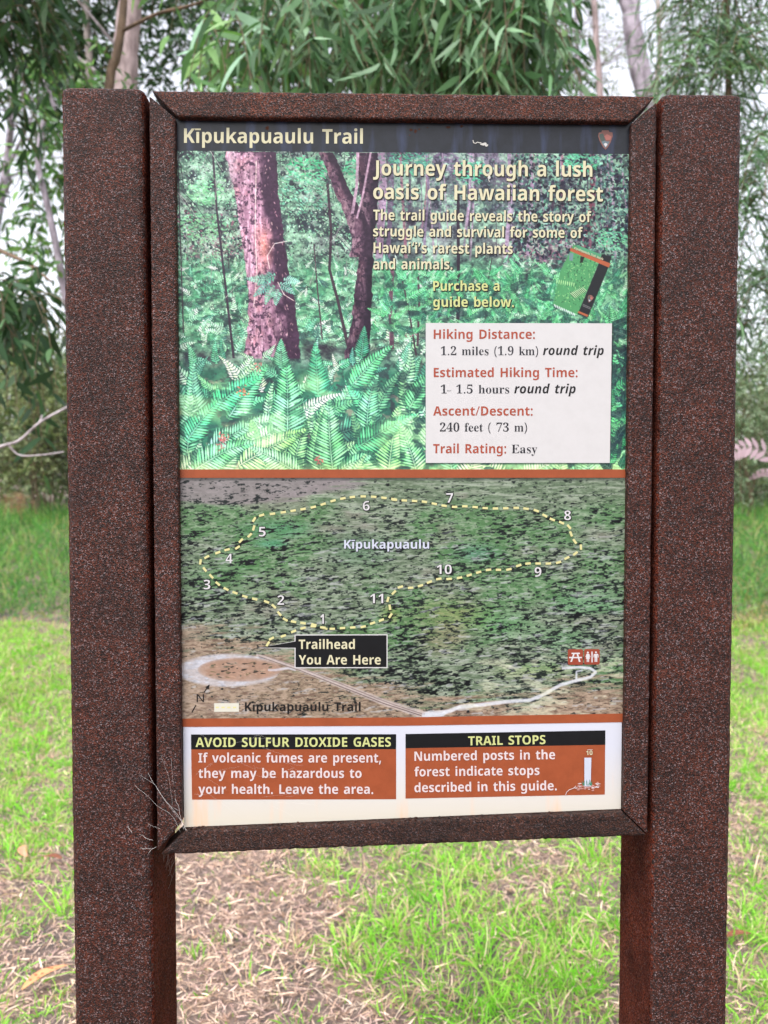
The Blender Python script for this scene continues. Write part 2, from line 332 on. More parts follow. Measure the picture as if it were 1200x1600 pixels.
  'p': (399, '-22 -161 90 367 165 367 160 311 163 311 206 354 234 369 267 373 293 370 317 360 338 343 355 318 366 284 370 240 367 196 358 151 343 110 324 72 299 40 270 15 237 -1 200 -7 170 -3 148 9 117 47 114 47 109 -2 100 -50 77 -161|183 73 201 77 217 88 245 126 263 178 270 236 265 268 251 287 227 293 205 289 186 276 171 256 158 232 143 179 138 131 141 107 150 89 165 77'),
  'r': (283, '12 0 90 367 165 367 158 299 162 299 186 330 212 354 242 368 276 373 293 372 308 370 286 275 272 278 253 280 218 273 187 251 162 214 146 164 111 0'),
  't': (275, '134 -7 96 -2 65 12 46 38 39 78 43 115 81 291 31 291 40 340 105 367 148 445 212 445 195 367 288 367 272 291 179 291 142 115 140 97 142 86 148 79 169 73 194 76 222 85 222 11 184 -2'),
  'u': (406, '130 -7 89 0 59 22 42 55 36 99 38 130 44 169 86 367 185 367 140 152 134 113 143 83 170 73 191 78 211 92 227 115 242 144 263 215 296 367 394 367 316 0 241 0 248 68 244 68 222 38 196 14 165 -2'),
  ' ': (260, ''),
 },
 's': {
  '(': (201, '126 -106 81 -43 51 28 33 104 27 184 33 265 51 342 81 415 126 480 181 480 140 413 110 340 93 264 87 185 93 108 110 32 140 -40 181 -106'),
  ')': (201, '21 -106 62 -40 91 32 109 108 115 185 109 264 91 340 61 413 20 480 76 480 120 415 151 342 169 265 175 184 169 104 151 28 120 -43 76 -106'),
  '.': (180, '89 -9 74 -7 60 1 51 15 48 36 51 57 60 71 74 79 89 81 106 79 119 71 129 57 132 36 129 15 119 1 106 -7'),
  '0': (375, '188 -7 133 1 91 24 60 61 39 111 27 171 23 241 27 311 39 371 60 420 91 456 133 479 189 486 242 479 283 456 314 419 336 370 348 310 353 240 348 171 336 110 314 61 283 24 241 1|188 37 219 50 237 91 246 155 248 240 246 326 237 390 219 429 189 443 157 429 139 390 130 326 127 240 130 155 139 91 157 50'),
  '1': (375, '65 0 65 36 120 36 135 38 146 45 152 58 154 79 154 416 108 365 87 351 67 346 52 349 40 359 31 375 28 396 74 412 132 447 179 482 254 482 254 79 261 47 271 38 288 36 343 36 343 0'),
  '2': (375, '24 0 24 69 123 171 187 245 206 277 218 307 224 338 226 371 223 405 212 427 196 441 174 445 145 438 126 416 116 380 112 329 77 333 50 344 32 365 26 396 30 419 43 441 63 459 92 474 129 483 174 486 240 479 288 456 318 421 328 375 319 329 291 281 238 220 154 138 87 74 244 74 263 77 279 86 292 101 300 120 305 141 345 141 341 0'),
  '3': (375, '163 -7 117 -4 81 5 53 18 34 35 23 54 19 74 23 96 36 113 54 123 76 126 82 89 99 62 125 46 158 40 180 42 199 49 216 61 230 79 238 105 241 139 234 174 214 202 181 221 137 227 95 227 95 269 140 269 178 275 204 296 220 327 225 367 221 400 211 424 193 440 169 445 148 441 133 430 122 413 116 391 111 341 75 345 47 356 30 374 24 401 34 434 62 461 108 480 173 486 237 479 286 458 317 423 328 377 320 335 298 301 265 275 225 256 279 238 305 222 326 201 340 174 345 138 341 101 329 70 312 44 288 25 261 10 230 1'),
  '4': (375, '121 0 121 36 140 36 161 38 179 44 191 58 195 84 195 125 9 125 9 166 199 480 293 480 293 169 363 169 363 125 293 125 293 84 297 58 309 44 327 38 348 36 357 36 357 0|56 169 195 169 195 287 196 351 199 416 189 394 174 366 158 338 146 319'),
  '5': (375, '165 -7 119 -4 84 5 58 18 40 35 30 54 27 75 31 95 42 109 59 118 81 121 88 83 97 66 111 52 130 43 154 40 176 43 195 50 212 63 226 83 234 111 237 148 231 192 213 223 184 241 146 247 103 243 71 235 40 247 62 480 316 480 319 357 281 357 275 380 267 399 258 404 244 406 105 406 94 281 126 288 168 291 238 282 293 256 328 211 340 148 336 108 324 75 306 48 282 27 255 12 226 1'),
  '6': (375, '197 -7 150 -1 109 18 76 49 51 93 35 151 30 222 33 275 42 325 57 370 77 409 104 441 137 466 176 481 222 486 261 484 291 476 313 464 329 449 338 431 340 412 336 393 322 376 298 364 260 360 256 400 243 434 232 443 216 447 180 435 152 401 134 345 125 269 161 286 186 292 218 294 273 285 315 258 343 214 352 155 342 90 313 38 264 5|199 38 222 44 239 64 251 98 255 148 250 196 238 228 219 247 193 253 174 251 154 243 125 221 131 138 147 81 170 48'),
  '7': (375, '111 0 289 406 113 406 86 398 74 372 70 338 30 338 33 480 353 480 353 447 168 0'),
  '8': (375, '183 -7 132 -2 91 11 60 31 38 57 25 88 20 122 27 162 47 193 79 219 119 242 83 267 57 296 41 327 36 364 39 395 50 423 70 449 99 469 140 482 191 486 254 478 299 453 325 415 334 369 328 333 310 305 281 282 244 260 296 230 330 199 349 166 355 127 344 71 310 29 256 2|203 283 224 298 239 317 247 340 250 370 243 407 222 436 206 444 187 447 163 442 145 426 134 402 130 372 135 341 149 318 172 300|187 32 218 37 241 55 257 82 262 116 256 146 239 170 208 192 164 216 143 199 126 178 115 152 111 120 116 84 132 56 156 38'),
  '9': (375, '152 -7 116 -4 88 4 67 17 53 33 45 51 42 69 44 83 50 94 61 102 75 107 87 80 103 56 126 41 156 36 205 57 237 122 251 230 234 212 212 198 186 188 155 185 103 194 60 220 33 264 24 324 28 369 42 409 64 441 95 466 133 481 177 486 223 480 264 463 298 433 323 390 340 332 345 261 343 207 334 157 321 111 301 72 274 39 241 14 200 -2|184 233 206 236 224 245 239 260 251 278 245 352 231 403 209 432 181 441 156 434 137 413 125 377 121 328 128 275 149 244'),
  'E': (442, '14 0 14 17 44 20 62 30 72 48 75 78 75 369 72 405 62 425 44 435 16 439 16 455 399 455 399 320 383 320 369 373 340 406 295 424 232 430 200 428 191 424 186 417 183 388 183 246 193 246 232 252 259 269 277 300 288 345 304 345 304 118 287 118 282 154 273 181 259 201 241 213 216 220 185 222 183 222 183 67 185 47 192 35 206 29 230 28 276 30 313 39 345 53 371 75 393 105 411 143 430 143 402 0'),
  'a': (344, '255 -10 226 -5 208 10 200 35 151 2 95 -9 64 -4 40 11 25 34 20 63 31 104 63 136 119 164 199 190 199 241 196 266 187 282 171 292 148 296 115 290 104 274 113 257 123 231 120 215 110 202 95 194 77 191 59 194 45 203 36 218 33 236 37 259 49 278 69 295 95 308 126 316 162 318 223 312 263 292 285 259 293 210 293 62 295 40 304 34 320 42 329 28 294 -1|151 34 174 41 199 63 199 169 154 151 127 123 118 84 126 46'),
  'e': (301, '154 -10 117 -5 85 10 58 35 37 69 24 109 19 157 24 201 38 240 59 273 87 298 120 313 157 318 209 309 249 280 274 234 283 173 283 166 117 166 127 97 154 56 199 42 237 53 270 86 285 73 248 27 205 -1|116 192 201 192 201 215 199 252 193 277 181 292 161 297 136 286 121 255 116 203'),
  'f': (213, '15 0 15 16 40 22 50 35 52 73 52 277 16 277 16 310 52 310 52 353 60 400 85 436 123 457 174 465 212 460 240 446 257 425 263 400 260 381 252 367 239 358 224 355 208 358 195 365 187 376 185 391 193 420 196 426 197 433 193 441 180 443 163 440 153 430 148 390 148 310 203 310 203 277 148 277 148 65 150 40 158 26 173 18 199 16 199 0'),
  'h': (381, '18 0 18 16 35 19 45 26 51 37 52 56 52 399 51 417 46 429 36 437 19 440 19 455 148 455 148 267 190 305 243 318 292 306 321 271 330 212 330 56 332 38 337 26 347 19 363 16 363 0 202 0 202 16 207 16 228 26 235 56 235 217 229 258 219 268 203 271 173 262 148 235 148 56 154 26 164 19 180 16 180 0'),
  'i': (198, '101 362 81 366 65 376 54 393 50 412 54 432 65 449 81 460 101 463 120 460 137 449 147 432 151 412 147 393 136 376 120 366|18 0 18 16 35 19 45 26 51 37 52 56 52 252 47 285 37 291 20 293 21 310 148 310 148 56 154 26 164 19 180 16 180 0'),
  'k': (359, '17 0 17 16 35 19 45 26 51 38 52 56 52 398 47 429 38 436 20 439 21 455 148 455 148 169 227 248 240 264 244 278 235 290 209 293 206 293 206 310 345 310 345 293 308 284 275 260 222 209 346 34 360 21 376 16 376 0 211 0 211 16 217 16 234 20 239 32 232 49 163 147 148 134 148 56 154 26 164 19 180 16 180 0'),
  'l': (199, '18 0 18 16 35 19 45 26 51 37 52 56 52 398 47 429 38 436 20 439 20 455 148 455 148 56 154 26 164 19 180 16 180 0'),
  'm': (554, '18 0 18 16 35 19 45 26 51 37 52 56 52 253 46 284 36 291 19 294 19 310 146 310 146 265 188 305 237 318 277 312 305 293 320 261 364 304 418 318 465 306 494 271 504 212 504 56 510 26 520 19 536 16 536 0 377 0 377 16 393 19 403 26 410 56 410 217 404 258 394 268 377 271 349 263 324 237 324 56 331 26 340 19 356 16 356 0 199 0 199 16 215 19 225 26 232 56 232 217 226 258 216 268 199 271 170 262 146 235 146 56 152 27 162 19 177 16 177 0'),
  'o': (336, '169 -10 127 -5 90 11 60 37 38 70 24 110 19 154 24 199 38 239 60 272 90 297 127 313 168 318 209 313 245 298 275 273 298 240 312 200 317 154 312 108 298 69 275 36 245 11 210 -5|169 11 193 18 209 39 217 81 220 154 217 227 208 271 192 292 169 299 144 292 128 271 120 227 117 154 120 82 128 39 144 18'),
  'r': (287, '18 0 18 16 35 19 45 26 51 37 52 56 52 252 51 273 46 285 37 291 20 293 21 310 146 310 146 252 165 280 187 301 210 314 233 318 258 315 275 304 286 287 289 266 287 248 278 234 265 225 248 222 233 224 222 231 207 250 199 257 189 260 175 255 162 241 152 220 149 192 149 56 152 37 159 25 173 19 197 16 197 0'),
  's': (288, '151 -10 122 -6 87 6 73 9 60 4 51 -9 36 -9 36 105 53 105 66 68 87 39 112 21 140 15 162 18 179 27 189 40 192 58 183 84 156 105 107 130 76 148 54 169 41 193 37 220 44 259 65 291 98 312 141 319 166 316 199 308 206 306 213 305 223 308 230 319 244 319 244 222 228 222 215 254 196 277 174 291 149 296 130 294 116 286 108 274 105 259 107 244 115 232 146 212 191 189 221 172 241 151 253 127 257 95 250 51 228 18 194 -3'),
  't': (228, '124 -9 89 -4 66 10 53 36 48 71 48 279 20 279 20 300 88 369 129 424 144 424 144 310 208 310 208 279 144 279 144 82 149 51 157 43 168 40 189 49 206 75 222 66 198 24 165 -1'),
  'u': (375, '131 -10 91 -3 65 17 51 51 46 97 46 248 39 282 29 291 11 294 11 310 142 310 142 74 144 58 151 46 162 38 177 36 205 43 228 66 228 248 226 269 221 283 209 291 189 294 189 310 324 310 324 70 326 51 331 39 342 33 360 30 360 13 300 7 228 -10 228 40 209 19 186 3 160 -7'),
  'y': (300, '52 -140 29 -137 10 -125 -3 -107 -7 -84 -4 -67 5 -53 18 -43 36 -40 51 -42 64 -49 72 -61 75 -76 74 -81 74 -87 77 -96 86 -99 99 -92 114 -74 129 -44 140 -5 36 251 25 275 15 287 -3 293 -5 293 -5 310 162 310 162 293 136 289 130 284 128 275 130 267 133 257 185 119 230 241 236 260 238 274 236 284 229 289 203 293 203 310 300 310 300 293 287 290 277 281 259 242 162 -24 129 -96 113 -117 95 -131 76 -138'),
  '–': (403, '64 0 64 480 339 480 339 0|98 34 306 34 306 445 98 445'),
  ' ': (250, ''),
 },
}

# ------------------------------------------------------------------ painter for the two printed pictures
class Canvas:
    """A printed picture, drawn in photograph units, carried by the colours of a fine grid."""
    S = 2.6
    def __init__(self, x0, y0, x1, y1):
        self.x0, self.y0 = x0, y0
        self.w = int((x1 - x0) * self.S) // 2 * 2
        self.h = int((y1 - y0) * self.S) // 2 * 2
        self.im = np.zeros((self.h, self.w, 3), np.float32)
        yy, xx = np.mgrid[0:self.h, 0:self.w].astype(np.float32)
        self.X = xx / self.S + x0
        self.Y = yy / self.S + y0
    def noise(self, cx, cy, octaves=4, rough=0.55, shear=0.0):
        out = np.zeros((self.h, self.w), np.float32)
        amp, tot = 1.0, 0.0
        for o in range(octaves):
            sx, sy = cx / 2 ** o, cy / 2 ** o
            gx = (self.X - self.x0) / sx
            gy = (self.Y - self.y0 + shear * (self.X - self.x0)) / sy
            nx, ny = int(gx.max()) + 3, int(gy.max() - min(0, gy.min())) + 3
            gy = gy - min(0, float(gy.min()))
            g = RNG.random((ny, nx)).astype(np.float32)
            ix, iy = gx.astype(int), gy.astype(int)
            fx, fy = gx - ix, gy - iy
            fx = fx * fx * (3 - 2 * fx); fy = fy * fy * (3 - 2 * fy)
            v = (g[iy, ix] * (1 - fx) + g[iy, ix + 1] * fx) * (1 - fy) + (g[iy + 1, ix] * (1 - fx) + g[iy + 1, ix + 1] * fx) * fy
            out += v * amp
            tot += amp
            amp *= rough
        out /= tot
        return out
    def tint(self, mask, col):
        m = np.clip(mask, 0, 1)[..., None]
        self.im = self.im * (1 - m) + np.array(col, np.float32) / 255 * m
    def poly(self, pts, col, a=1.0):
        p = (np.asarray(pts, np.float32) - (self.x0, self.y0)) * self.S
        ax, ay = np.floor(p.min(0)).astype(int)
        bx, by = np.ceil(p.max(0)).astype(int)
        ax, ay = max(ax, 0), max(ay, 0)
        bx, by = min(bx, self.w - 1), min(by, self.h - 1)
        if bx < ax or by < ay: return
        yy = np.arange(ay, by + 1, dtype=np.float32)[:, None] + 0.5
        xx = np.arange(ax, bx + 1, dtype=np.float32)[None, :] + 0.5
        ins = np.zeros((by - ay + 1, bx - ax + 1), bool)
        q = np.roll(p, -1, 0)
        for (x1, y1), (x2, y2) in zip(p, q):
            if y1 == y2: continue
            c = (y1 > yy) != (y2 > yy)
            ins ^= c & (xx < (x2 - x1) * (yy - y1) / (y2 - y1) + x1)
        r = self.im[ay:by + 1, ax:bx + 1]
        r[ins] = r[ins] * (1 - a) + np.asarray(col, np.float32) / 255 * a
    def line(self, pts, w0, w1, col, a=1.0):
        pts = np.asarray(pts, float)
        n = len(pts)
        d = np.gradient(pts, axis=0)
        d /= np.maximum(np.linalg.norm(d, axis=1), 1e-6)[:, None]
        nn = np.stack([-d[:, 1], d[:, 0]], 1)
        w = np.linspace(w0, w1, n)[:, None] / 2
        self.poly(np.concatenate([pts + nn * w, (pts - nn * w)[::-1]]), col, a)
    def leaf(self, x, y, ang, L, w, col, a=1.0):
        ca, sa = math.cos(ang), math.sin(ang)
        pts = [(0, 0), (.3 * L, w / 2), (.65 * L, w * .4), (L, 0), (.6 * L, -w * .45), (.28 * L, -w / 2)]
        self.poly([(x + u * ca - v * sa, y + u * sa + v * ca) for u, v in pts], col, a)
    def grid_mesh(self, name, corners, Y, gain=1.0):
        """corners: photo places of the picture's TL, TR, BR, BL on the sign."""
        a = self.im.reshape(self.h // 2, 2, self.w // 2, 2, 3).mean((1, 3))
        h, w = a.shape[:2]
        s = np.linspace(0, 1, w)[None, :]; t = np.linspace(0, 1, h)[:, None]
        TL, TR, BR, BL = [np.array(c, float) for c in corners]
        P = [(TL[i] * (1 - s) + TR[i] * s) * (1 - t) + (BL[i] * (1 - s) + BR[i] * s) * t for i in (0, 1)]
        v = at_np(P[0], P[1], Y).reshape(-1, 3)
        i = np.arange(h * w).reshape(h, w)
        f = np.stack([i[:-1, :-1], i[1:, :-1], i[1:, 1:], i[:-1, 1:]], -1).reshape(-1, 4)
        return mesh_np(name, v, [f], colors=(lin(np.clip(a, 0, 1)) * gain).reshape(-1, 3))

def jit(c, s):
    k = random.uniform(-s, s)
    return [max(0, min(255, v + k + random.uniform(-s, s) * .4)) for v in c]

def frond(cv, x, y, ang, L, W, bend, col, dark=(28, 58, 52), n=None, under=.55, mid=None):
    """A fern frond: rachis from (x,y) at ang (0 = up, + = right), tapering pinnae on both sides."""
    n = n or max(10, int(L / (4.6 if L > 56 else 3.2)))
    ax, pts, dirs = ang, [], []
    px, py = x, y
    for i in range(n + 1):
        t = i / n
        pts.append((px, py)); dirs.append(ax)
        ax = ang + bend * t * t
        px += math.sin(ax) * L / n
        py -= math.cos(ax) * L / n
    prof = [W * min(1, (i / n) / .16 + .25) * (1 - (i / n)) ** .75 for i in range(n + 1)]
    if under:
        left = [(p[0] + math.cos(d) * w * .9, p[1] + math.sin(d) * w * .9) for p, d, w in zip(pts, dirs, prof)]
        right = [(p[0] - math.cos(d) * w * .9, p[1] - math.sin(d) * w * .9) for p, d, w in zip(pts, dirs, prof)]
        cv.poly(left + right[::-1], dark, under)
    for i in range(n):
        w = prof[i]
        if w < .5: continue
        for sgn in (-1, 1):
            a = dirs[i] + sgn * (1.12 - .25 * i / n) + random.uniform(-.06, .06)
            c = jit(col, 16)
            cv.leaf(pts[i][0], pts[i][1], a - math.pi / 2, w * random.uniform(.88, 1.08), max(.8, L / n * random.uniform(.58, .78)), c)
            if w > 14:  # lighter upper edge of the pinna
                cv.leaf(pts[i][0], pts[i][1], a - math.pi / 2 + .02, w * .8, max(.6, L / n * .32), [min(255, v + 26) for v in c], .7)
    cv.line(pts, max(.9, W * .035), .5, mid or [min(255, v + 45) for v in col], .85)

def paint_forest():
    x0, y0, x1, y1 = 278, 235, 986, 735
    cv = Canvas(x0, y0, x1, y1)
    X, Y = cv.X, cv.Y
    n1 = cv.noise(60, 50, 5, .6); n2 = cv.noise(14, 12, 4, .65); n3 = cv.noise(120, 90, 3)
    cv.im[:] = np.array((74, 112, 106), np.float32) / 255
    cv.tint((n1 - .48) * 5, (122, 182, 160))
    cv.tint(np.clip((.45 - n1) * 6, 0, .8), (44, 62, 66))
    # mauve depth of the wood, upper right and behind the trunks
    mv = np.clip((X - 560) / 120, 0, 1) * np.clip((430 - Y) / 60, 0, 1) * np.clip(1.5 - abs(X - 720) / 180, 0, 1)
    cv.tint(mv * np.clip(n3 * 1.6 - .25, 0, .85), (112, 100, 142))
    cv.tint(np.clip(1 - np.hypot((X - 345) / 70, (Y - 385) / 50), 0, 1) * n2 * 1.3, (150, 108, 128))
    cv.tint(np.clip(1.15 - np.hypot((X - 840) / 85, (Y - 392) / 38), 0, 1) * np.clip(n2 * 1.8 - .3, 0, 1), (150, 84, 128))
    cv.tint(np.clip((n2 - .53) * 7, 0, .65), (150, 206, 192))
    cv.tint(np.clip((cv.noise(18, 14, 4) - .54) * 7, 0, .5) * np.clip((600 - X) / 40, 0, 1), (160, 182, 194))
    cv.tint(np.clip((.43 - n2) * 8, 0, .75), (30, 42, 50))
    # far trunks and stems
    for _ in range(46):
        x = random.uniform(585, 980); w = random.choice((1.2, 1.6, 2.4, 4.0)); top = 236
        bot = random.uniform(330, 440)
        c = random.choice(((120, 108, 150), (148, 130, 172), (70, 66, 88), (52, 50, 66), (136, 88, 120)))
        dx = random.uniform(-14, 14)
        cv.line([(x, top), (x + dx * .3 + 2, (top + bot) / 2), (x + dx, bot)], w, w * 1.2, c, .75)
    for x, w, c in ((598, 12, (140, 112, 160)), (612, 7, (92, 80, 116)), (668, 4, (116, 104, 148)), (796, 6, (148, 132, 178)), (829, 5, (152, 130, 176)), (862, 4, (72, 62, 84)), (925, 5, (108, 70, 92))):
        cv.line([(x, 236), (x + 3, 300), (x - 2, 360), (x - 5, 420)], w, w, c, .85)
    cv.line([(925, 250), (922, 320), (914, 372), (908, 400)], 5, 7, (118, 64, 84), .9)
    # leaves of the middle distance
    def clutter(n, xr, yr, cols, smin, smax, a=.9):
        for _ in range(n):
            x, y = random.uniform(*xr), random.uniform(*yr)
            s = random.uniform(smin, smax)
            cv.leaf(x, y, random.uniform(0, 6.283), s, s * random.uniform(.35, .6), jit(random.choice(cols), 18), a)
    G = [(84, 148, 124), (110, 182, 152), (140, 206, 180), (60, 110, 100), (38, 62, 64), (96, 138, 134), (160, 205, 200), (30, 44, 50)]
    clutter(3600, (278, 590), (236, 470), G, 1.6, 5.6)
    clutter(2600, (278, 590), (236, 500), [(130, 205, 178), (152, 214, 196), (104, 180, 152), (176, 222, 214), (44, 66, 66)], 1.4, 4.2, .85)
    clutter(900, (278, 400), (330, 450), G + [(150, 110, 140), (120, 84, 110)], 3, 7)
    clutter(900, (590, 830), (236, 330), [(60, 110, 104), (84, 130, 130), (104, 110, 140), (44, 58, 72)], 3, 7, .6)
    clutter(2600, (800, 986), (236, 430), [(62, 116, 108), (84, 150, 138), (110, 170, 164), (40, 60, 66), (32, 42, 50), (60, 82, 92), (74, 96, 110)], 3, 9)
    clutter(500, (800, 986), (236, 430), [(34, 44, 52), (24, 34, 42)], 4, 10)
    for cx, cy, r, c in ((480, 262, 26, (70, 200, 150)), (560, 262, 20, (74, 190, 150)), (325, 300, 24, (110, 190, 150)), (318, 355, 30, (116, 196, 156)), (735, 265, 22, (70, 180, 150)), (640, 246, 26, (66, 160, 140)), (905, 246, 22, (76, 180, 150)), (470, 300, 40, (100, 180, 160)), (955, 370, 22, (90, 180, 150))):
        for _ in range(int(r * 5)):
            t, q = random.uniform(0, 6.283), r * math.sqrt(random.random())
            cv.leaf(cx + q * math.cos(t) * 1.25, cy + q * math.sin(t) * .8, random.uniform(-.6, .9), random.uniform(4, 9), random.uniform(1.6, 3), jit(c, 24), .85)
    # mid-distance fern band
    fb = np.clip((Y - 395) / 30, 0, 1) * np.clip((560 - Y) / 30, 0, 1)
    cv.tint(fb * np.clip(n2 * 1.5 - .1, 0, .8), (60, 150, 112))
    for yy in range(405, 540, 9):
        k = (yy - 400) / 140
        for _ in range(60):
            x = random.uniform(275, 990)
            L = random.uniform(10, 18) * (1 + k)
            c = random.choice(((98, 190, 156), (124, 208, 176), (80, 160, 136), (150, 222, 196), (66, 132, 120), (176, 226, 212)))
            frond(cv, x, yy + random.uniform(-6, 10) + L * .4, random.uniform(-1.6, 1.6), L, L * .3, random.uniform(-.9, .9), jit(c, 20), n=8, under=.3, dark=(30, 62, 62))
    cv.tint(np.clip((.40 - cv.noise(20, 10, 4)) * 9, 0, .6) * fb, (34, 56, 58))
    cv.tint(np.clip((cv.noise(16, 6, 4) - .55) * 7, 0, .45) * fb, (150, 226, 190))
    # thin stems
    for pts, w, c in (([(338, 236), (343, 330), (352, 420), (362, 520), (366, 560)], 3.2, (52, 48, 62)), ([(284, 250), (286, 400), (288, 520)], 1.6, (60, 62, 70)),
                      ([(515, 285), (520, 360), (517, 420), (530, 470), (545, 540)], 4, (56, 48, 58)), ([(493, 380), (498, 450), (505, 530)], 2, (70, 60, 72)),
                      ([(655, 430), (657, 470), (654, 540)], 3, (70, 54, 66)), ([(717, 300), (718, 440), (717, 500)], 4.6, (40, 38, 48)), ([(615, 420), (612, 470), (614, 545)], 6, (96, 70, 92)),
                      ([(628, 425), (640, 480), (652, 555)], 2.4, (60, 50, 60)), ([(770, 400), (764, 440), (760, 500)], 1.8, (60, 70, 70))):
        cv.line(pts, w, w * 1.2, c, .95)
    for _ in range(60):
        x, y = random.uniform(285, 590), random.uniform(250, 480)
        a = random.uniform(-1.2, 1.2); L = random.uniform(20, 70)
        cv.line([(x, y), (x + L * .5 * math.sin(a) + 2, y - L * .5), (x + L * math.sin(a), y - L * .9)], 1.0, .6, random.choice(((170, 180, 190), (50, 48, 56), (140, 140, 160), (36, 40, 46))), .8)
    # the second, forked tree
    def bark(edgeL, edgeR, base, hi, dark, seedx=4, seedy=14, salmon=.4):
        ys = np.array([p[1] for p in edgeL], float)
        xl = np.interp(Y, ys, [p[0] for p in edgeL]); xr = np.interp(Y, [p[1] for p in edgeR], [p[0] for p in edgeR])
        wob = (cv.noise(7, 9, 2) - .5) * 5
        m = ((X + wob > xl) & (X + wob < xr) & (Y >= ys[0]) & (Y <= ys[-1])).astype(np.float32)
        u = np.clip((X - xl) / np.maximum(xr - xl, 1), 0, 1)
        b1 = cv.noise(seedx, seedy, 4, .7); b2 = cv.noise(16, 22, 3, .6); b3 = cv.noise(5, 5, 3, .7)
        cv.tint(m, base)
        cv.tint(m * np.clip((b1 - .48) * 7, 0, .9) * np.clip(1.15 - u, 0, 1), hi)
        cv.tint(m * np.clip((b2 - .5) * 6, 0, .8) * salmon * np.clip(1.1 - u, 0, 1), (206, 134, 150))
        cv.tint(m * np.clip((.43 - b3) * 9, 0, .8), dark)
        cv.tint(m * np.clip((u - .50) * 4 + (b2 - .5) * 2.4, 0, .94), dark)
        return m
    bark([(560, 236), (566, 320), (563, 400), (548, 520), (538, 560)], [(594, 236), (594, 300), (586, 380), (580, 520), (578, 555)], (58, 46, 62), (120, 98, 124), (30, 27, 38), salmon=.15)
    bark([(502, 236), (522, 290), (540, 330), (552, 370), (548, 400)], [(524, 236), (542, 280), (562, 320), (580, 352), (582, 395)], (92, 70, 94), (140, 116, 144), (42, 35, 48), salmon=.2)
    for pts, w in (([(562, 236), (560, 290), (553, 332)], 4.5), ([(582, 236), (570, 300), (560, 340)], 3)):
        cv.line(pts, w, w, (176, 148, 190), .9)
    # the big tree
    bark([(357, 236), (368, 290), (376, 340), (384, 400), (391, 460), (388, 520), (382, 560)], [(436, 236), (438, 290), (443, 350), (452, 410), (462, 470), (468, 530), (470, 560)], (154, 114, 156), (212, 176, 220), (52, 38, 58), 2.6, 20)
    cv.tint(np.clip(1 - np.hypot((X - 415) / 18, (Y - 385) / 50), 0, 1) * cv.noise(8, 20, 3) * 1.3, (226, 140, 140))
    cv.tint(np.clip(1 - np.hypot((X - 368) / 12, (Y - 262) / 46), 0, 1) * cv.noise(6, 20, 3) * 1.6, (206, 186, 226))
    for _ in range(260):
        y = random.uniform(240, 552); u = random.random()
        xl = np.interp(y, [236, 340, 460, 560], [360, 378, 392, 384]); xr = np.interp(y, [236, 350, 470, 560], [434, 442, 460, 468])
        cv.leaf(xl + u * (xr - xl), y, random.uniform(1.0, 2.1), random.uniform(2.5, 7), random.uniform(1, 2.6), random.choice(((54, 40, 58), (210, 168, 206), (190, 140, 176), (92, 66, 92), (226, 190, 214), (150, 108, 140))), .6)
    for pts in ([(424, 420), (420, 400), (432, 380), (452, 376)], [(436, 440), (446, 460), (462, 470)], [(405, 250), (402, 360), (404, 430), (398, 480)]):
        cv.line(pts, 1.4, 1.0, (226, 206, 226), .9)
    for fx, fy, fa, fl in ((432, 428, -1.9, 34), (424, 440, -2.2, 36), (430, 446, -2.7, 34), (440, 442, 2.3, 30), (446, 436, 1.9, 26), (436, 452, -2.9, 26), (420, 436, -1.5, 34)):   # leafy sprigs before the trunk
        frond(cv, fx, fy, fa + random.uniform(-.15, .15), fl, 12, random.uniform(-.6, .3), jit((112, 196, 186), 20), n=9, under=.2, dark=(60, 110, 120))
    # understorey shade at the trunks' feet
    for cx, cy, rx, ry in ((500, 545, 46, 16), (330, 560, 40, 14), (600, 545, 40, 14), (690, 520, 36, 16), (560, 566, 30, 10)):
        cv.tint(np.clip(1.2 - np.hypot((X - cx) / rx, (Y - cy) / ry), 0, 1) * np.clip(cv.noise(12, 8, 3) * 1.9 - .35, 0, .9), (34, 32, 42))
    # foreground ferns, back to front
    cv.tint(np.clip((Y - 552 - 18 * n1) / 22, 0, 1), (44, 112, 92))
    cv.tint(np.clip((Y - 560) / 30, 0, 1) * np.clip((.46 - n2) * 8, 0, .8), (40, 52, 56))
    cv.tint(np.clip((Y - 560) / 30, 0, 1) * np.clip((cv.noise(30, 16, 4) - .6) * 8, 0, .6), (170, 150, 150))
    rows = ((568, 26, 40, 15, 30), (590, 34, 54, 21, 28), (614, 48, 74, 27, 24), (640, 60, 92, 30, 20), (672, 76, 112, 34, 17), (708, 88, 130, 40, 15), (748, 96, 140, 44, 14), (785, 90, 130, 44, 12))
    for yy, l0, l1, wd, cnt in rows:
        k = (yy - 560) / 200
        xs = np.linspace(270, 990, cnt) + RNG.uniform(-22, 22, cnt)
        RNG.shuffle(xs)
        for x in xs:
            L = random.uniform(l0, l1)
            base = np.array(random.choice(((96, 204, 168), (120, 226, 184), (144, 238, 200), (84, 180, 156), (168, 244, 206), (120, 214, 190), (196, 250, 216), (70, 158, 140)))) * (1 - k * .4) + np.array(random.choice(((160, 250, 180), (196, 252, 160), (140, 244, 184), (210, 252, 176)))) * k * .4
            frond(cv, x, yy + random.uniform(-10, 12), random.gauss(.15, .8), L, L * random.uniform(.2, .32), random.uniform(-.9, .9), jit(base, 18), under=.62, dark=(26, 76, 68))
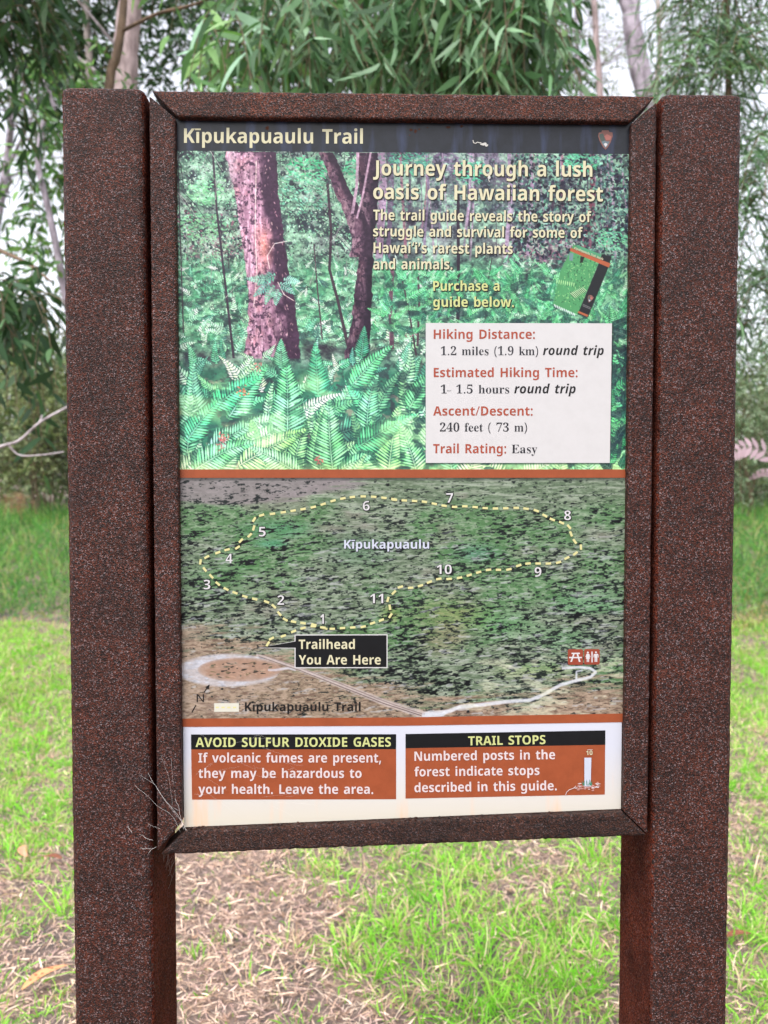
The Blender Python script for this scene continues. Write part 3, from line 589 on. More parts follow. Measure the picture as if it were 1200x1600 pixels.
    for x, y, a, L, W, b, c in ((356, 655, .55, 108, 34, .3, (112, 236, 178)), (330, 640, .9, 96, 30, .3, (84, 214, 166)), (449, 690, .02, 132, 42, -.1, (120, 240, 178)), (498, 620, -.05, 86, 26, .0, (70, 176, 140)), (500, 740, .04, 110, 34, .1, (150, 246, 176)), (440, 575, .0, 46, 18, .05, (96, 190, 156)),
                               (372, 728, 1.05, 122, 36, .1, (164, 248, 164)), (300, 736, 1.0, 110, 34, .5, (132, 240, 178)), (566, 560, .1, 52, 17, .0, (58, 160, 132)), (548, 606, .7, 96, 26, .3, (96, 210, 158)), (520, 735, -.1, 112, 38, .2, (140, 244, 180)), (608, 738, .12, 106, 40, .15, (150, 250, 160)), (558, 700, 1.0, 110, 30, .2, (92, 214, 160)),
                               (640, 640, .5, 84, 26, .4, (110, 214, 160)), (290, 690, .6, 90, 28, .4, (90, 216, 168)), (470, 742, -1.05, 92, 30, -.1, (150, 244, 184)), (655, 745, -.3, 90, 30, -.1, (140, 240, 170)), (970, 640, -.1, 90, 26, .1, (90, 206, 150)), (975, 735, -.15, 100, 30, .1, (104, 220, 150))):
        frond(cv, x, y, a, L, W, b, c, under=.6, dark=(30, 84, 70))
    fg = np.clip((Y - 560) / 40, 0, 1)
    cv.tint(np.clip((cv.noise(70, 40, 3) - .5) * 4, 0, .4) * fg, (196, 250, 196))
    cv.tint(np.clip((.40 - cv.noise(24, 12, 4)) * 8, 0, .5) * fg * np.clip((730 - Y) / 60, .3, 1), (34, 70, 70))
    cv.tint(np.clip((Y - 718) / 16, 0, 1) * n2 * .9, (214, 250, 178))
    for x, y, c in ((351, 684, (206, 120, 120)), (345, 694, (150, 100, 110)), (402, 572, (206, 130, 140)), (498, 720, (190, 110, 110)), (380, 612, (190, 110, 100)), (640, 520, (120, 80, 100))):
        for _ in range(14):
            cv.leaf(x + random.gauss(0, 4), y + random.gauss(0, 4), random.uniform(0, 6.3), random.uniform(3, 8), 2, jit(c, 24), .9)
    # ferns to the right of the text, below the wood
    for _ in range(300):
        x, y = random.uniform(590, 990), random.uniform(425, 520)
        L = random.uniform(16, 34)
        frond(cv, x, y, random.uniform(-1.3, 1.3), L, L * .28, random.uniform(-.9, .9), jit(random.choice(((66, 176, 124), (90, 204, 146), (52, 146, 112), (44, 112, 96), (116, 216, 160))), 14), n=11, under=.3, dark=(28, 70, 66))
    for _ in range(60):
        x, y = random.uniform(955, 990), random.uniform(500, 735)
        L = random.uniform(24, 40)
        frond(cv, x, y, random.uniform(-1.3, 1.3), L, L * .28, random.uniform(-.9, .9), jit(random.choice(((60, 156, 110), (84, 190, 130), (44, 110, 92), (36, 80, 74))), 14), n=11, under=.6, dark=(22, 52, 50))
    cv.tint(np.clip((cv.noise(22, 14, 4) - .6) * 8, 0, .7) * np.clip((X - 590) / 30, 0, 1) * np.clip((Y - 420) / 20, 0, 1), (26, 58, 58))
    for a in np.linspace(-2.4, 2.4, 9):   # pale roots
        cv.line([(852, 405), (852 + 14 * math.sin(a), 405 - 9 * math.cos(a)), (852 + 36 * math.sin(a + .2), 408 - 22 * math.cos(a + .2))], 1.8, .8, (190, 124, 182), .35)
    cv.im *= (.94 + .14 * cv.noise(3, 3, 2))[..., None]
    g = cv.noise(5, 4, 3, .7)
    fk = np.clip((Y - 555) / 50, 0, 1)
    cv.im *= (1 + (.56 - .44 * fk) * (g - .5))[..., None]                      # grain of leaf-sized detail in the print
    cv.im *= (.80 + .40 * cv.noise(46, 34, 3))[..., None]
    lum = cv.im.mean(2, keepdims=True)
    ds = (.20 - .14 * fk)[..., None]
    cv.im = cv.im * (1 - ds) + lum * ds
    cv.im *= np.array((1.04, 1.0, .93), np.float32)
    cv.im += (1 - np.clip(lum * 2, 0, 1)) * np.array((.045, .0, .065), np.float32)
    cv.im = np.clip((cv.im - .46) * 1.22 + .50 + (.03 * fk)[..., None], 0, 1)
    return cv

def paint_map():
    x0, y0, x1, y1 = 282, 746, 980, 1124
    cv = Canvas(x0, y0, x1, y1)
    X, Y = cv.X, cv.Y
    k = (Y - y0) / (y1 - y0)
    sh = -.02
    st = cv.noise(34, 3.4, 3, .75, sh); st2 = cv.noise(60, 6, 3, .7, .06); fine = cv.noise(9, 2.2, 3, .8, .05)
    big = cv.noise(150, 60, 4, .6); big2 = cv.noise(110, 42, 4, .6)
    cv.im[:] = np.array((104, 120, 100), np.float32) / 255
    cv.tint((st - .5) * 6, (148, 158, 144))
    cv.tint(np.clip((big - .47) * 5, 0, .62) * np.clip((Y - 772) / 30, 0, 1), (84, 128, 82))
    cv.tint(np.clip((big2 - .58) * 6, 0, .45), (144, 134, 132))
    cv.tint(np.clip((fine - .52) * 6, 0, .6), (160, 172, 154))
    # open ground upper left
    edge = 792 - np.clip((X - 400) / 200, 0, 1) * 36 + (st2 - .5) * 26
    cv.tint(np.clip((edge - Y) / 8, 0, .85) * np.clip((640 - X) / 90, .12, 1), (142, 134, 138))
    # greens and ochres toward the lower right
    for cx, cy, rx, ry, c, a in ((700, 965, 70, 34, (146, 150, 100), .7), (790, 975, 60, 26, (100, 164, 104), .6), (920, 945, 70, 20, (98, 164, 112), .55), (880, 1000, 60, 24, (110, 168, 118), .5), (430, 828, 60, 16, (76, 140, 104), .7), (350, 900, 70, 40, (84, 134, 84), .7), (560, 860, 60, 30, (80, 124, 96), .5), (745, 865, 40, 16, (84, 140, 130), .5), (420, 850, 30, 8, (70, 160, 130), .7), (540, 1000, 70, 20, (108, 130, 86), .6), (690, 1000, 40, 26, (170, 140, 110), .6), (610, 960, 16, 14, (176, 176, 90), .7), (830, 1050, 70, 14, (176, 190, 140), .7), (930, 930, 60, 30, (150, 160, 150), .4)):
        cv.tint(np.clip(1.25 - np.hypot((X - cx) / rx, (Y - cy) / ry), 0, 1) * np.clip(big2 * 1.2 + fine * .8 - .35, 0, 1) * a, c)
    # brown ground along the bottom
    bl = np.interp(X[0], [282, 330, 420, 520, 640, 720, 820, 900, 980], [985, 985, 1000, 1040, 1072, 1084, 1088, 1066, 1062])[None, :]
    br = np.clip((Y - bl + 8 + (st2 - .5) * 90) / 40, 0, .92)
    cv.tint(br, (146, 128, 114))
    cv.tint(br * np.clip((fine - .5) * 7, 0, .8), (176, 158, 142))
    cv.tint(br * np.clip((.45 - fine) * 8, 0, .7), (112, 92, 84))
    # dark crowns: short slanting blotches, larger and blacker toward the bottom
    dn = cv.noise(8, 2.6, 3, .75, .06); dens = cv.noise(90, 44, 3)
    th = .405 + (dens - .5) * .24 - br * .16 - np.clip((800 - Y) / 60, 0, 1) * .10 + k * .035
    cv.tint(np.clip((th - dn) * 22, 0, .9), (36, 43, 44))
    dn2 = cv.noise(18, 4.4, 3, .8, .14)
    th2 = .33 + (cv.noise(120, 60, 2) - .5) * .2 + k * .07 - br * .22 - np.clip((830 - Y) / 60, 0, 1) * .12
    cv.tint(np.clip((th2 - dn2) * 22, 0, .95), (22, 27, 32))
    cv.tint(np.clip((cv.noise(20, 4, 3, .7, .1) - .66) * 12, 0, .6) * np.clip((Y - 800) / 60, 0, 1), (178, 180, 184))
    # roads
    white = (206, 210, 220)
    def road(pts, w0, w1, col, a):
        p = np.array(pts, float)
        t = np.arange(len(p)); q = np.linspace(0, len(p) - 1, len(p) * 8)
        pp = np.stack([np.interp(q, t, p[:, 0]), np.interp(q, t, p[:, 1])], 1)
        pp = pp + np.cumsum(RNG.normal(0, .06, pp.shape), 0)
        if w0 + w1 < 4: cv.line(pp, w0, w1, col, a)
        else:
            for f_ in (1.0, .85, .7, .55, .35): cv.line(pp, w0 * f_, w1 * f_, jit(col, 8), a * .42)
    th_ = np.linspace(0, 2 * math.pi, 60)
    ou = [(356 + 82 * math.cos(t), 1046 + 27 * math.sin(t)) for t in th_]
    for k_ in range(6): cv.poly([(356 + (x - 356) * (1.0 - k_ * .016), 1046 + (y - 1046) * (.98 - k_ * .026)) for x, y in ou], (200, 205, 220), .22)
    for k_ in range(6): cv.poly([(374 + (66 - 1.8 * k_) * math.cos(t), 1045 + (19 - 1.0 * k_) * math.sin(t)) for t in th_], (164, 136, 120), .42)
    for _ in range(60):
        x, y = random.uniform(325, 425), random.uniform(1034, 1056)
        cv.leaf(x, y, random.uniform(-.3, .3), random.uniform(3, 12), random.uniform(1.5, 3), random.choice(((36, 40, 40), (120, 110, 90), (186, 158, 140), (90, 96, 84))), .8)
    cv.tint(np.clip((cv.noise(16, 6, 3) - .5) * 5, 0, .35) * np.clip((Y - 1012) / 10, 0, 1) * np.clip((450 - X) / 30, 0, 1), (176, 160, 150))
    road([(418, 1046), (430, 1046), (450, 1043), (462, 1046)], 3.5, 6, (196, 198, 210), .6)
    road([(400, 1022), (430, 1032), (470, 1046), (530, 1070), (600, 1098), (662, 1118)], 4, 13, (190, 178, 176), .9)
    road([(403, 1024), (430, 1034), (470, 1048), (530, 1072), (600, 1100), (658, 1119)], .8, 1.6, (110, 96, 96), .9)
    road([(410, 1022), (440, 1033), (480, 1047), (540, 1071), (610, 1099), (670, 1119)], .8, 1.4, (126, 112, 110), .8)
    road([(664, 1116), (700, 1113), (720, 1106), (745, 1104), (790, 1099), (830, 1096), (850, 1088), (878, 1072), (900, 1066), (925, 1060), (934, 1052), (925, 1046), (905, 1044), (880, 1046)], 7.5, 4.5, white, .85)
    road([(902, 1064), (902, 1052), (912, 1050)], 4, 3, white, .7)
    road([(700, 1112), (690, 1118), (660, 1120)], 5, 12, white, .7)
    cv.tint(np.clip((cv.noise(30, 8, 3) - .6) * 6, 0, .5) * np.clip((Y - 1000) / 40, 0, 1) * np.clip((X - 700) / 60, 0, 1), (214, 214, 190))
    cv.im *= (.93 + .14 * cv.noise(4, 2.4, 2))[..., None]
    cv.im = np.clip((cv.im - .48) * 1.20 + .475, 0, 1)
    return cv

def paint_booklet(cv):
    """The little guide shown on the forest picture: photo cover, black band, brown strips."""
    def q(pts, c, a=1): cv.poly(pts, c, a)
    def z(x, y): return (860 + x / 10.909, 370 + y / 10.909)
    q([z(400, 100), z(880, 270), z(480, 1300), z(60, 1130), z(180, 560)], (84, 160, 104))
    q([z(460, 100), z(880, 270), z(840, 400), z(400, 200)], (86, 160, 120))
    for _ in range(260):
        u, v = random.random(), random.random()
        x = 400 + u * 440 - v * 330; y = 200 + u * 180 + v * 880
        c = random.choice(((84, 170, 110), (140, 214, 136), (172, 226, 156), (44, 100, 74), (34, 70, 58), (104, 190, 124)))
        p = z(x, y)
        cv.leaf(p[0], p[1], random.uniform(0, 6.3), random.uniform(2, 5), 1.3, c, .8)
    q([z(520, 300), z(590, 310), z(560, 400), z(510, 420)], (36, 40, 38))
    q([z(330, 240), z(400, 250), z(390, 380), z(330, 370)], (130, 140, 170), .7)
    for i in range(9):
        p = z(340 + i * 26, 920 - i * 12)
        cv.leaf(p[0], p[1], .75, 15 - i * .4, 1.6, (206, 240, 190), 1)
        p = z(345 + i * 26, 935 - i * 12)
        cv.leaf(p[0], p[1], .78, 14 - i * .4, .9, (30, 44, 36), 1)
    for i in range(9):
        p = z(130 + i * 36, 690 + i * 6)
        cv.leaf(p[0], p[1], 1.7, 9, 1.4, (190, 240, 170), 1)
        p = z(80 + i * 40, 1120 + i * 18)
        cv.leaf(p[0], p[1], 1.1, 8, 2.2, (226, 244, 240), .9)
    q([z(880, 260), z(1050, 300), z(1000, 480), z(660, 1350), z(480, 1300), z(830, 420)], (30, 33, 38))
    q([z(350, 150), z(1030, 420), z(1005, 492), z(335, 205)], (184, 98, 66))
    q([z(500, 1240), z(665, 1310), z(650, 1345), z(480, 1270)], (178, 100, 66))
    for k in (1135, 1160):
        cv.line([z(565, k - 10), z(705, k + 50)], .8, .8, (190, 190, 190), .7)

# ------------------------------------------------------------------ the trail sign
W, H, BW, BT, BB, TILT = 0.292, 0.4556, 0.0326, 0.0328, 0.0314, 0.0095
GAP, PW, PTOP, PD, REC = 0.007, 0.1044, 0.0363, 0.1496, 0.0112
ZC = EYE + 0.0005
XB = W + BW                      # outer edge of the frame

def sweep(name, i0, o0, i1, o1, y0, y1, rad, mat, parent, step=0.0036, end_r=0.003, amp=0.00045, seed=0.0):
    """Bar with a rounded section: inner edge i0>i1, outer edge o0>o1 (x,z), depth y0..y1, rough rusted skin."""
    i0, o0, i1, o1 = [np.array(v, float) for v in (i0, o0, i1, o1)]
    wid = np.linalg.norm(o0 - i0) * .5 + np.linalg.norm(o1 - i1) * .5
    ax = (i1 - i0) / np.linalg.norm(i1 - i0)
    tr = np.array([-ax[1], ax[0]])
    wid = abs(np.dot((o0 + o1) / 2 - (i0 + i1) / 2, tr))
    dep = y1 - y0
    leng = (np.linalg.norm(i1 - i0) + np.linalg.norm(o1 - o0)) / 2
    def profile(r, ins):
        w, d = wid - 2 * ins, dep - 2 * ins
        r = max(r - ins, .0006)
        pts = []
        def seg(a, b):
            n = max(1, int(round(np.linalg.norm(np.subtract(b, a)) / step0)))
            for k in range(n): pts.append(np.array(a) + (np.array(b) - np.array(a)) * k / n)
        def arc(c, a0):
            for k in range(4):
                t = a0 + math.pi / 2 * k / 4
                pts.append(np.array(c) + r * np.array([math.cos(t), math.sin(t)]))
        hw, hd = w / 2, d / 2
        arc((hw - r, hd - r), 0); seg((hw - r, hd), (-hw + r, hd))
        arc((-hw + r, hd - r), math.pi / 2); seg((-hw, hd - r), (-hw, -hd + r))
        arc((-hw + r, -hd + r), math.pi); seg((-hw + r, -hd), (hw - r, -hd))
        arc((hw - r, -hd + r), 1.5 * math.pi); seg((hw, -hd + r), (hw, hd - r))
        return np.array(pts)
    step0 = step
    base = profile(rad, 0)
    N = len(base)
    hw, hd = wid / 2, dep / 2
    def inset(ins):
        sc = np.array([(hw - ins) / hw, (hd - ins) / hd])
        return base * sc
    nl = int(leng / step)
    rings = []
    for a in (0.0, .35, .7):
        rings.append((a, end_r * (1 - math.sin(math.acos(1 - a)) ) if a < 1 else 0))
    ts = [(end_r * (1 - math.cos(q)), end_r * (1 - math.sin(q))) for q in (0, math.pi / 6, math.pi / 3)]
    # (distance from end, inset)
    seq = [(0.0, end_r * 1.0)] + [(d, s) for d, s in ts[1:]]
    ring_def = [(d / leng, s) for d, s in seq] + [(t, 0) for t in np.linspace(end_r / leng, 1 - end_r / leng, nl)] + [(1 - d / leng, s) for d, s in seq[::-1]]
    V = np.empty((len(ring_def), N, 3))
    for k, (t, ins) in enumerate(ring_def):
        b = inset(ins)
        u = (b[:, 0] + hw) / wid
        a = i0 * (1 - t) + i1 * t
        o = o0 * (1 - t) + o1 * t
        p = a[None] * (1 - u[:, None]) + o[None] * u[:, None]
        V[k, :, 0] = p[:, 0]; V[k, :, 2] = p[:, 1] + ZC; V[k, :, 1] = (y0 + y1) / 2 + b[:, 1]
    R = len(ring_def)
    nb = base.copy()
    nrm = np.stack([np.sign(nb[:, 0]) * (abs(nb[:, 0]) > hw - rad * .8), np.sign(nb[:, 1]) * (abs(nb[:, 1]) > hd - rad * .8)], 1)
    tr = (o0 + o1 - i0 - i1); tr = tr / np.linalg.norm(tr)
    fl = V.reshape(-1, 3)
    nz = np.array([mnoise.noise(Vector((x * 210 + seed, y * 210, z * 210))) + .7 * mnoise.noise(Vector((x * 70, y * 70 + seed, z * 70))) for x, y, z in fl]).reshape(R, N)
    dv = np.stack([nrm[:, 0] * tr[0], nrm[:, 1], nrm[:, 0] * tr[1]], 1)
    V += dv[None] * nz[..., None] * amp
    idx = np.arange(R * N).reshape(R, N)
    nx = np.roll(idx, -1, 1)
    f = np.stack([idx[:-1], nx[:-1], nx[1:], idx[1:]], -1).reshape(-1, 4)
    verts = np.concatenate([V.reshape(-1, 3), V[0].mean(0)[None], V[-1].mean(0)[None]])
    c0, c1 = R * N, R * N + 1
    t0 = np.stack([np.full(N, c0), nx[0], idx[0]], 1)
    t1 = np.stack([np.full(N, c1), idx[-1], nx[-1]], 1)
    me = mesh_np(name, verts, [f, np.concatenate([t0, t1])], smooth=True)
    bm = bmesh.new(); bm.from_mesh(me); bmesh.ops.recalc_face_normals(bm, faces=bm.faces); bm.to_mesh(me); bm.free()
    o = link(name, me, mat, parent)
    if name == 'post':      # side faces: rust colour lightened and reddened to offset their dark, greenish light
        me.materials.append(M['rust_inner_lit'])
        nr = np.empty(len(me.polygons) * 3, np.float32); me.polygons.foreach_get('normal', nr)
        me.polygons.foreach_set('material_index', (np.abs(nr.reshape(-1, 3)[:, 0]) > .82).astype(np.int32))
    return o

sign = tag(empty('trail_sign', (0, PD / 2, 0)), 'tall rusted steel trail sign with a forest picture and trail map panel', 'sign')
xl, xr = -XB - GAP, XB + GAP
ztop, zbot = H + PTOP, -ZC - 0.08
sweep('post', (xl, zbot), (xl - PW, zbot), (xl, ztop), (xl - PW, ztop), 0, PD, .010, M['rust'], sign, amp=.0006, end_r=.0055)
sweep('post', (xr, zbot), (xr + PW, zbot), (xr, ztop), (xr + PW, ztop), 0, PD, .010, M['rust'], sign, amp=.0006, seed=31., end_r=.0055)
BD = 0.05
sweep('top_rail', (-W + .0032, H), (-XB + .0032, H + BT), (W - .0022, H), (XB - .0022, H + BT), -.0002, BD, .0035, M['rust_hot'], sign, seed=5., end_r=.0015)
sweep('side_rail', (-W, -H - TILT + .012), (-XB, -H - BB - TILT + .004), (-W, H - .001), (-XB, H + BT - .006), 0, BD, .0035, M['rust'], sign, seed=9., end_r=.002)
sweep('side_rail', (W, -H + TILT + .0006), (XB, -H - BB + TILT + .001), (W, H - .0016), (XB, H + BT - .007), 0, BD, .0035, M['rust'], sign, seed=13., end_r=.0015)
sweep('bottom_rail', (-W + .004, -H - TILT), (-XB + .004, -H - BB - TILT), (W - .001, -H + TILT), (XB - .001, -H - BB + TILT), -.0006, BD, .0035, M['rust_dark'], sign, seed=17., end_r=.002, amp=.0008)
for s in (-1, 1):   # added backing that blocks daylight through the slot between post and frame
    a, b = s * (XB - .002), s * (XB + GAP + .002)
    bm = bmesh.new()
    vs = [bm.verts.new((x, y, z)) for x, y, z in ((a, .03, ZC - H - .02), (b, .03, ZC - H - .02), (b, .034, ZC - H - .02), (a, .034, ZC - H - .02),
                                                  (a, .03, ZC + H + BT - .006), (b, .03, ZC + H + BT - .006), (b, .034, ZC + H + BT - .006), (a, .034, ZC + H + BT - .006))]
    for q in ((0, 1, 2, 3), (7, 6, 5, 4), (0, 4, 5, 1), (1, 5, 6, 2), (2, 6, 7, 3), (3, 7, 4, 0)): bm.faces.new([vs[i] for i in q])
    bmesh.ops.recalc_face_normals(bm, faces=bm.faces)
    me = bpy.data.meshes.new('slot_backing'); bm.to_mesh(me); bm.free()
    link('slot_backing', me, M['rust_dark'], sign)

# board: white laminate, bluish sheen painted into it, cream and rust stains toward the lower ledge
m, nt, b = new_mat('panel_laminate')
L = nt.links.new
tc = node(nt, 'ShaderNodeTexCoord'); mp = node(nt, 'ShaderNodeMapping'); mp.inputs['Scale'].default_value = (1, 1, .12)
na = node(nt, 'ShaderNodeTexNoise', Scale=46.0, Detail=4.0); nb_ = node(nt, 'ShaderNodeTexNoise', Scale=9.0, Detail=4.0)
L(tc.outputs['Object'], mp.inputs['Vector']); L(mp.outputs['Vector'], na.inputs['Vector']); L(tc.outputs['Object'], nb_.inputs['Vector'])
sp = node(nt, 'ShaderNodeSeparateXYZ'); L(tc.outputs['Object'], sp.inputs[0])
mr = node(nt, 'ShaderNodeMapRange'); L(sp.outputs['Z'], mr.inputs[0])
mr.inputs[1].default_value = ZC - .36; mr.inputs[2].default_value = ZC - .455; mr.inputs[3].default_value = 0; mr.inputs[4].default_value = 1
base = mix(nt, mr.outputs[0], (.385, .395, .455, 1), (.425, .395, .34, 1))
r_ = ramp(nt, [(.58, (0, 0, 0, 1)), (.78, (.6, .6, .6, 1))]); L(na.outputs['Fac'], r_.inputs['Fac'])
mm = node(nt, 'ShaderNodeMath', operation='MULTIPLY'); L(r_.outputs['Color'], mm.inputs[0]); L(mr.outputs[0], mm.inputs[1])
L(mix(nt, mm.outputs[0], base, rgb(206, 150, 104)), b.inputs['Base Color'])
b.inputs['Roughness'].default_value = .4; b.inputs['Specular IOR Level'].default_value = .22
M['board'] = m

def prism_xz(name, pts, y0, y1, mat, parent):
    bm = bmesh.new()
    a = [bm.verts.new((x, y0, z)) for x, z in pts]; c = [bm.verts.new((x, y1, z)) for x, z in pts]
    bm.faces.new(a); bm.faces.new(c[::-1])
    for i in range(len(pts)):
        j = (i + 1) % len(pts); bm.faces.new((a[i], c[i], c[j], a[j]))
    bmesh.ops.recalc_face_normals(bm, faces=bm.faces)
    me = bpy.data.meshes.new(name); bm.to_mesh(me); bm.free()
    return link(name, me, mat, parent)

e = .0007
prism_xz('panel_board', [(-W + e, ZC - H - TILT + e), (W - e, ZC - H + TILT + e), (W - e, ZC + H - e), (-W + e, ZC + H - e)], REC, REC + .007, M['board'], sign)

def layer(k): return REC - .00022 * k

def patch(name, polys, k, mats, parent):
    """Flat printed area; polys: photo outlines (one list, or several with a material number)."""
    me = bpy.data.meshes.new(name)
    vs, fs, mi = [], [], []
    if not isinstance(polys[0][0], (list, tuple)): polys = [polys]
    for n, pl in enumerate(polys):
        num = 0
        if isinstance(pl, tuple) and isinstance(pl[0], list): pl, num = pl
        i0 = len(vs)
        for (px, py) in pl:
            vs.append(at(px, py, layer(k) - .00002 * n))
        fs.append(list(range(i0, len(vs)))); mi.append(num)
    me.from_pydata([tuple(v) for v in vs], [], fs)
    for p, q in zip(me.polygons, mi): p.material_index = q
    me.update()
    return link(name, me, mats, parent)

def contours(tag_, s):
    out, x = [], 0
    G = GLYPHS[tag_]
    for ch in s:
        ss, off = ch, (0, 0)
        mac = False
        if ch == 'ī': ss, mac = 'i', True
        if ch == '–':
            out.append([(x - 10, 128), (x + 200, 128), (x + 200, 158), (x - 10, 158)]); x += 190
            continue
        if ch in '’ʻ':
            adv, st = G[',']
            cs = [[tuple(map(int, p)) for p in zip(*[iter(q.split())] * 2)] for q in st.split('|')]
            for q in cs:
                if ch == 'ʻ': q = [(170 - px, 20 - py) for px, py in q]
                out.append([((px - 75) * 1.15 + 75 + x, (py - 10) * 1.1 + 410) for px, py in q])
            x += 165
            continue
        adv, st = G[ss]
        cs = [[tuple(map(int, p)) for p in zip(*[iter(q.split())] * 2)] for q in st.split('|')] if st else []
        if mac:
            cs = [q for q in cs if min(p[1] for p in q) < 300]
            cs.append([(-2, 425), (207, 425), (207, 482), (-2, 482)])
        if ch in '.,:' and tag_ == 'b':
            for q in cs:
                cx, cy = sum(p[0] for p in q) / len(q), sum(p[1] for p in q) / len(q)
                out.append([((px - cx) * 1.22 + cx + x, (py - cy) * 1.22 + cy) for px, py in q])
        else:
            out += [[(px + x, py) for px, py in q] for q in cs]
        x += adv
    return out

def text_mesh(cs, x0, y0, x1, y1, cap, bold, k, dx=0, dy=0):
    xs = [p[0] for q in cs for p in q]
    mn, mx = min(xs), max(xs)
    ln = math.hypot(x1 - x0, y1 - y0)
    ux, uy = (x1 - x0) / ln, (y1 - y0) / ln
    sx, sy = ln / (mx - mn), cap / 480.0
    cu = bpy.data.curves.new('lettering', 'CURVE')
    cu.dimensions = '2D'; cu.fill_mode = 'FRONT'; cu.offset = bold / 100
    for q in cs:
        s = cu.splines.new('POLY'); s.points.add(len(q) - 1); s.use_cyclic_u = True
        s.points.foreach_set('co', [c for (gx, gy) in q for c in ((gx - mn) * sx / 100, gy * sy / 100, 0, 1)])
    o = bpy.data.objects.new('tmp', cu)
    C.objects.link(o)
    dg = bpy.context.evaluated_depsgraph_get()
    me = bpy.data.meshes.new_from_object(o.evaluated_get(dg))
    bpy.data.objects.remove(o); bpy.data.curves.remove(cu)
    n = len(me.vertices)
    co = np.empty(n * 3, np.float32); me.vertices.foreach_get('co', co); co = co.reshape(-1, 3) * 100
    X = x0 + co[:, 0] * ux + co[:, 1] * uy + dx
    Yp = y0 + co[:, 0] * uy - co[:, 1] * ux + dy
    v = at_np(X.astype(float), Yp.astype(float), layer(k))
    polys = [tuple(p.vertices) for p in me.polygons]
    bpy.data.meshes.remove(me)
    return v, polys

def text(s, x0, x1, y0, cap, mat, parent, y1=None, font='b', k=3, bold=0.0, shadow=None, shadow_w=.9, sh=(1.1, 1.2), name='lettering'):
    cs = contours(font, s)
    y1 = y0 if y1 is None else y1
    v, f = text_mesh(cs, x0, y0, x1, y1, cap, bold, k)
    vs, fs, mi = [tuple(p) for p in v], list(f), [0] * len(f)
    if shadow:
        v2, f2 = text_mesh(cs, x0, y0, x1, y1, cap, bold + shadow_w, k - .6, *sh)
        n = len(vs)
        vs += [tuple(p) for p in v2]; fs += [tuple(i + n for i in q) for q in f2]; mi += [1] * len(f2)
    me = bpy.data.meshes.new(name)
    me.from_pydata(vs, [], fs)
    for p, q in zip(me.polygons, mi): p.material_index = q
    me.update()
    return link(name, me, [mat, shadow] if shadow else mat, parent)

# --- title band
band = patch('title_band', [(272, 186), (988, 190), (988, 241), (272, 235.5)], 1, M['band'], sign)
text('Kīpukapuaulu Trail', 287.5, 567, 223.2, 22.5, M['cream'], band, y1=224.5, k=3)
m2, nt2, b2 = M['band'], M['band'].node_tree, M['band'].node_tree.nodes['Principled BSDF']
tc2 = node(nt2, 'ShaderNodeTexCoord'); mp2 = node(nt2, 'ShaderNodeMapping'); mp2.inputs['Scale'].default_value = (1, 1, .16)
ns2 = node(nt2, 'ShaderNodeTexNoise', Scale=55.0, Detail=5.0); nt2.links.new(tc2.outputs['Object'], mp2.inputs[0]); nt2.links.new(mp2.outputs[0], ns2.inputs['Vector'])
rr2 = ramp(nt2, [(.56, (0, 0, 0, 1)), (.80, (.32, .32, .32, 1))]); nt2.links.new(ns2.outputs['Fac'], rr2.inputs['Fac'])
old = b2.inputs['Base Color'].links[0].from_socket
nt2.links.new(mix(nt2, rr2.outputs['Color'], old, rgb(74, 88, 128)), b2.inputs['Base Color'])
def blob(cx, cy, rx, ry, n=11, rough=.35):
    return [(cx + rx * math.cos(t) * (1 + random.uniform(-rough, rough)), cy + ry * math.sin(t) * (1 + random.uniform(-rough, rough))) for t in np.linspace(0, 6.283, n, endpoint=False)]
M['stain'] = print_material('rust_stain', (0.10, 0.035, 0.018, 1), .8, .3)
for x, y, a, c_ in ((642, 203, 3, 2), (649, 205, 2.4, 3), (655, 202, 2, 1.4), (721, 197, 2.5, 2.2), (668, 199, 1.6, 1.2), (640, 211, 1.2, 1), (418, 200, 3, 4), (700, 199, 4, 1.5)):
    patch('rust_stain', blob(x, y, a, c_), 2, M['stain'], band)
M['dropping'] = print_material('bird_dropping', rgb(232, 230, 226), .7, .05)
def ribbon(pts, w):
    p = np.array(pts, float); d = np.gradient(p, axis=0); d /= np.linalg.norm(d, axis=1)[:, None]
    n = np.stack([-d[:, 1], d[:, 0]], 1) * w / 2
    return [tuple(q) for q in np.concatenate([p + n, (p - n)[::-1]])]
patch('dropping', [(ribbon([(739, 219), (740, 223), (743, 224), (746, 222), (749, 223), (752, 223)], 1.3), 0), (blob(756, 225, 4.5, 2.2), 0), (blob(760, 227, 2.4, 2), 0)], 4, M['dropping'], band)
def arrowhead(x, y, s, a=0.0):
    ca, sa = math.cos(a), math.sin(a)
    t = lambda pts: [(x + (u * 1.2 * ca - v * .95 * sa) * s, y + (u * 1.2 * sa + v * .95 * ca) * s) for u, v in pts]
    return [(t([(-.46, -.62), (-.28, -.66), (-.24, -.82), (.2, -.84), (.26, -.68), (.48, -.64), (.5, -.3), (.36, .2), (.16, .66), (0, .86), (-.18, .6), (-.4, .1), (-.5, -.3)]), 0),
            (t([(-.4, -.5), (-.16, -.56), (-.06, -.2), (.0, .1), (.02, .36), (-.2, .3), (-.34, .0), (-.42, -.3)]), 1),
            (t([(-.08, -.3), (.1, -.5), (.3, -.36), (.42, -.3), (.34, .0), (.05, .02)]), 2),
            (t([(-.28, .16), (-.05, .06), (.1, .14), (.3, .14), (.14, .5), (.0, .72), (-.14, .5)]), 3),
            (t([(-.12, .36), (.0, .26), (.14, .36), (.02, .62)]), 4)]
M['emblem_brown'] = print_material('printed_emblem_brown', rgb(150, 104, 96), .35, .1)
EMB = [M['emblem_brown'], M['green_ink'], M['pink_ink'], M['bluegrey_ink'], M['white']]
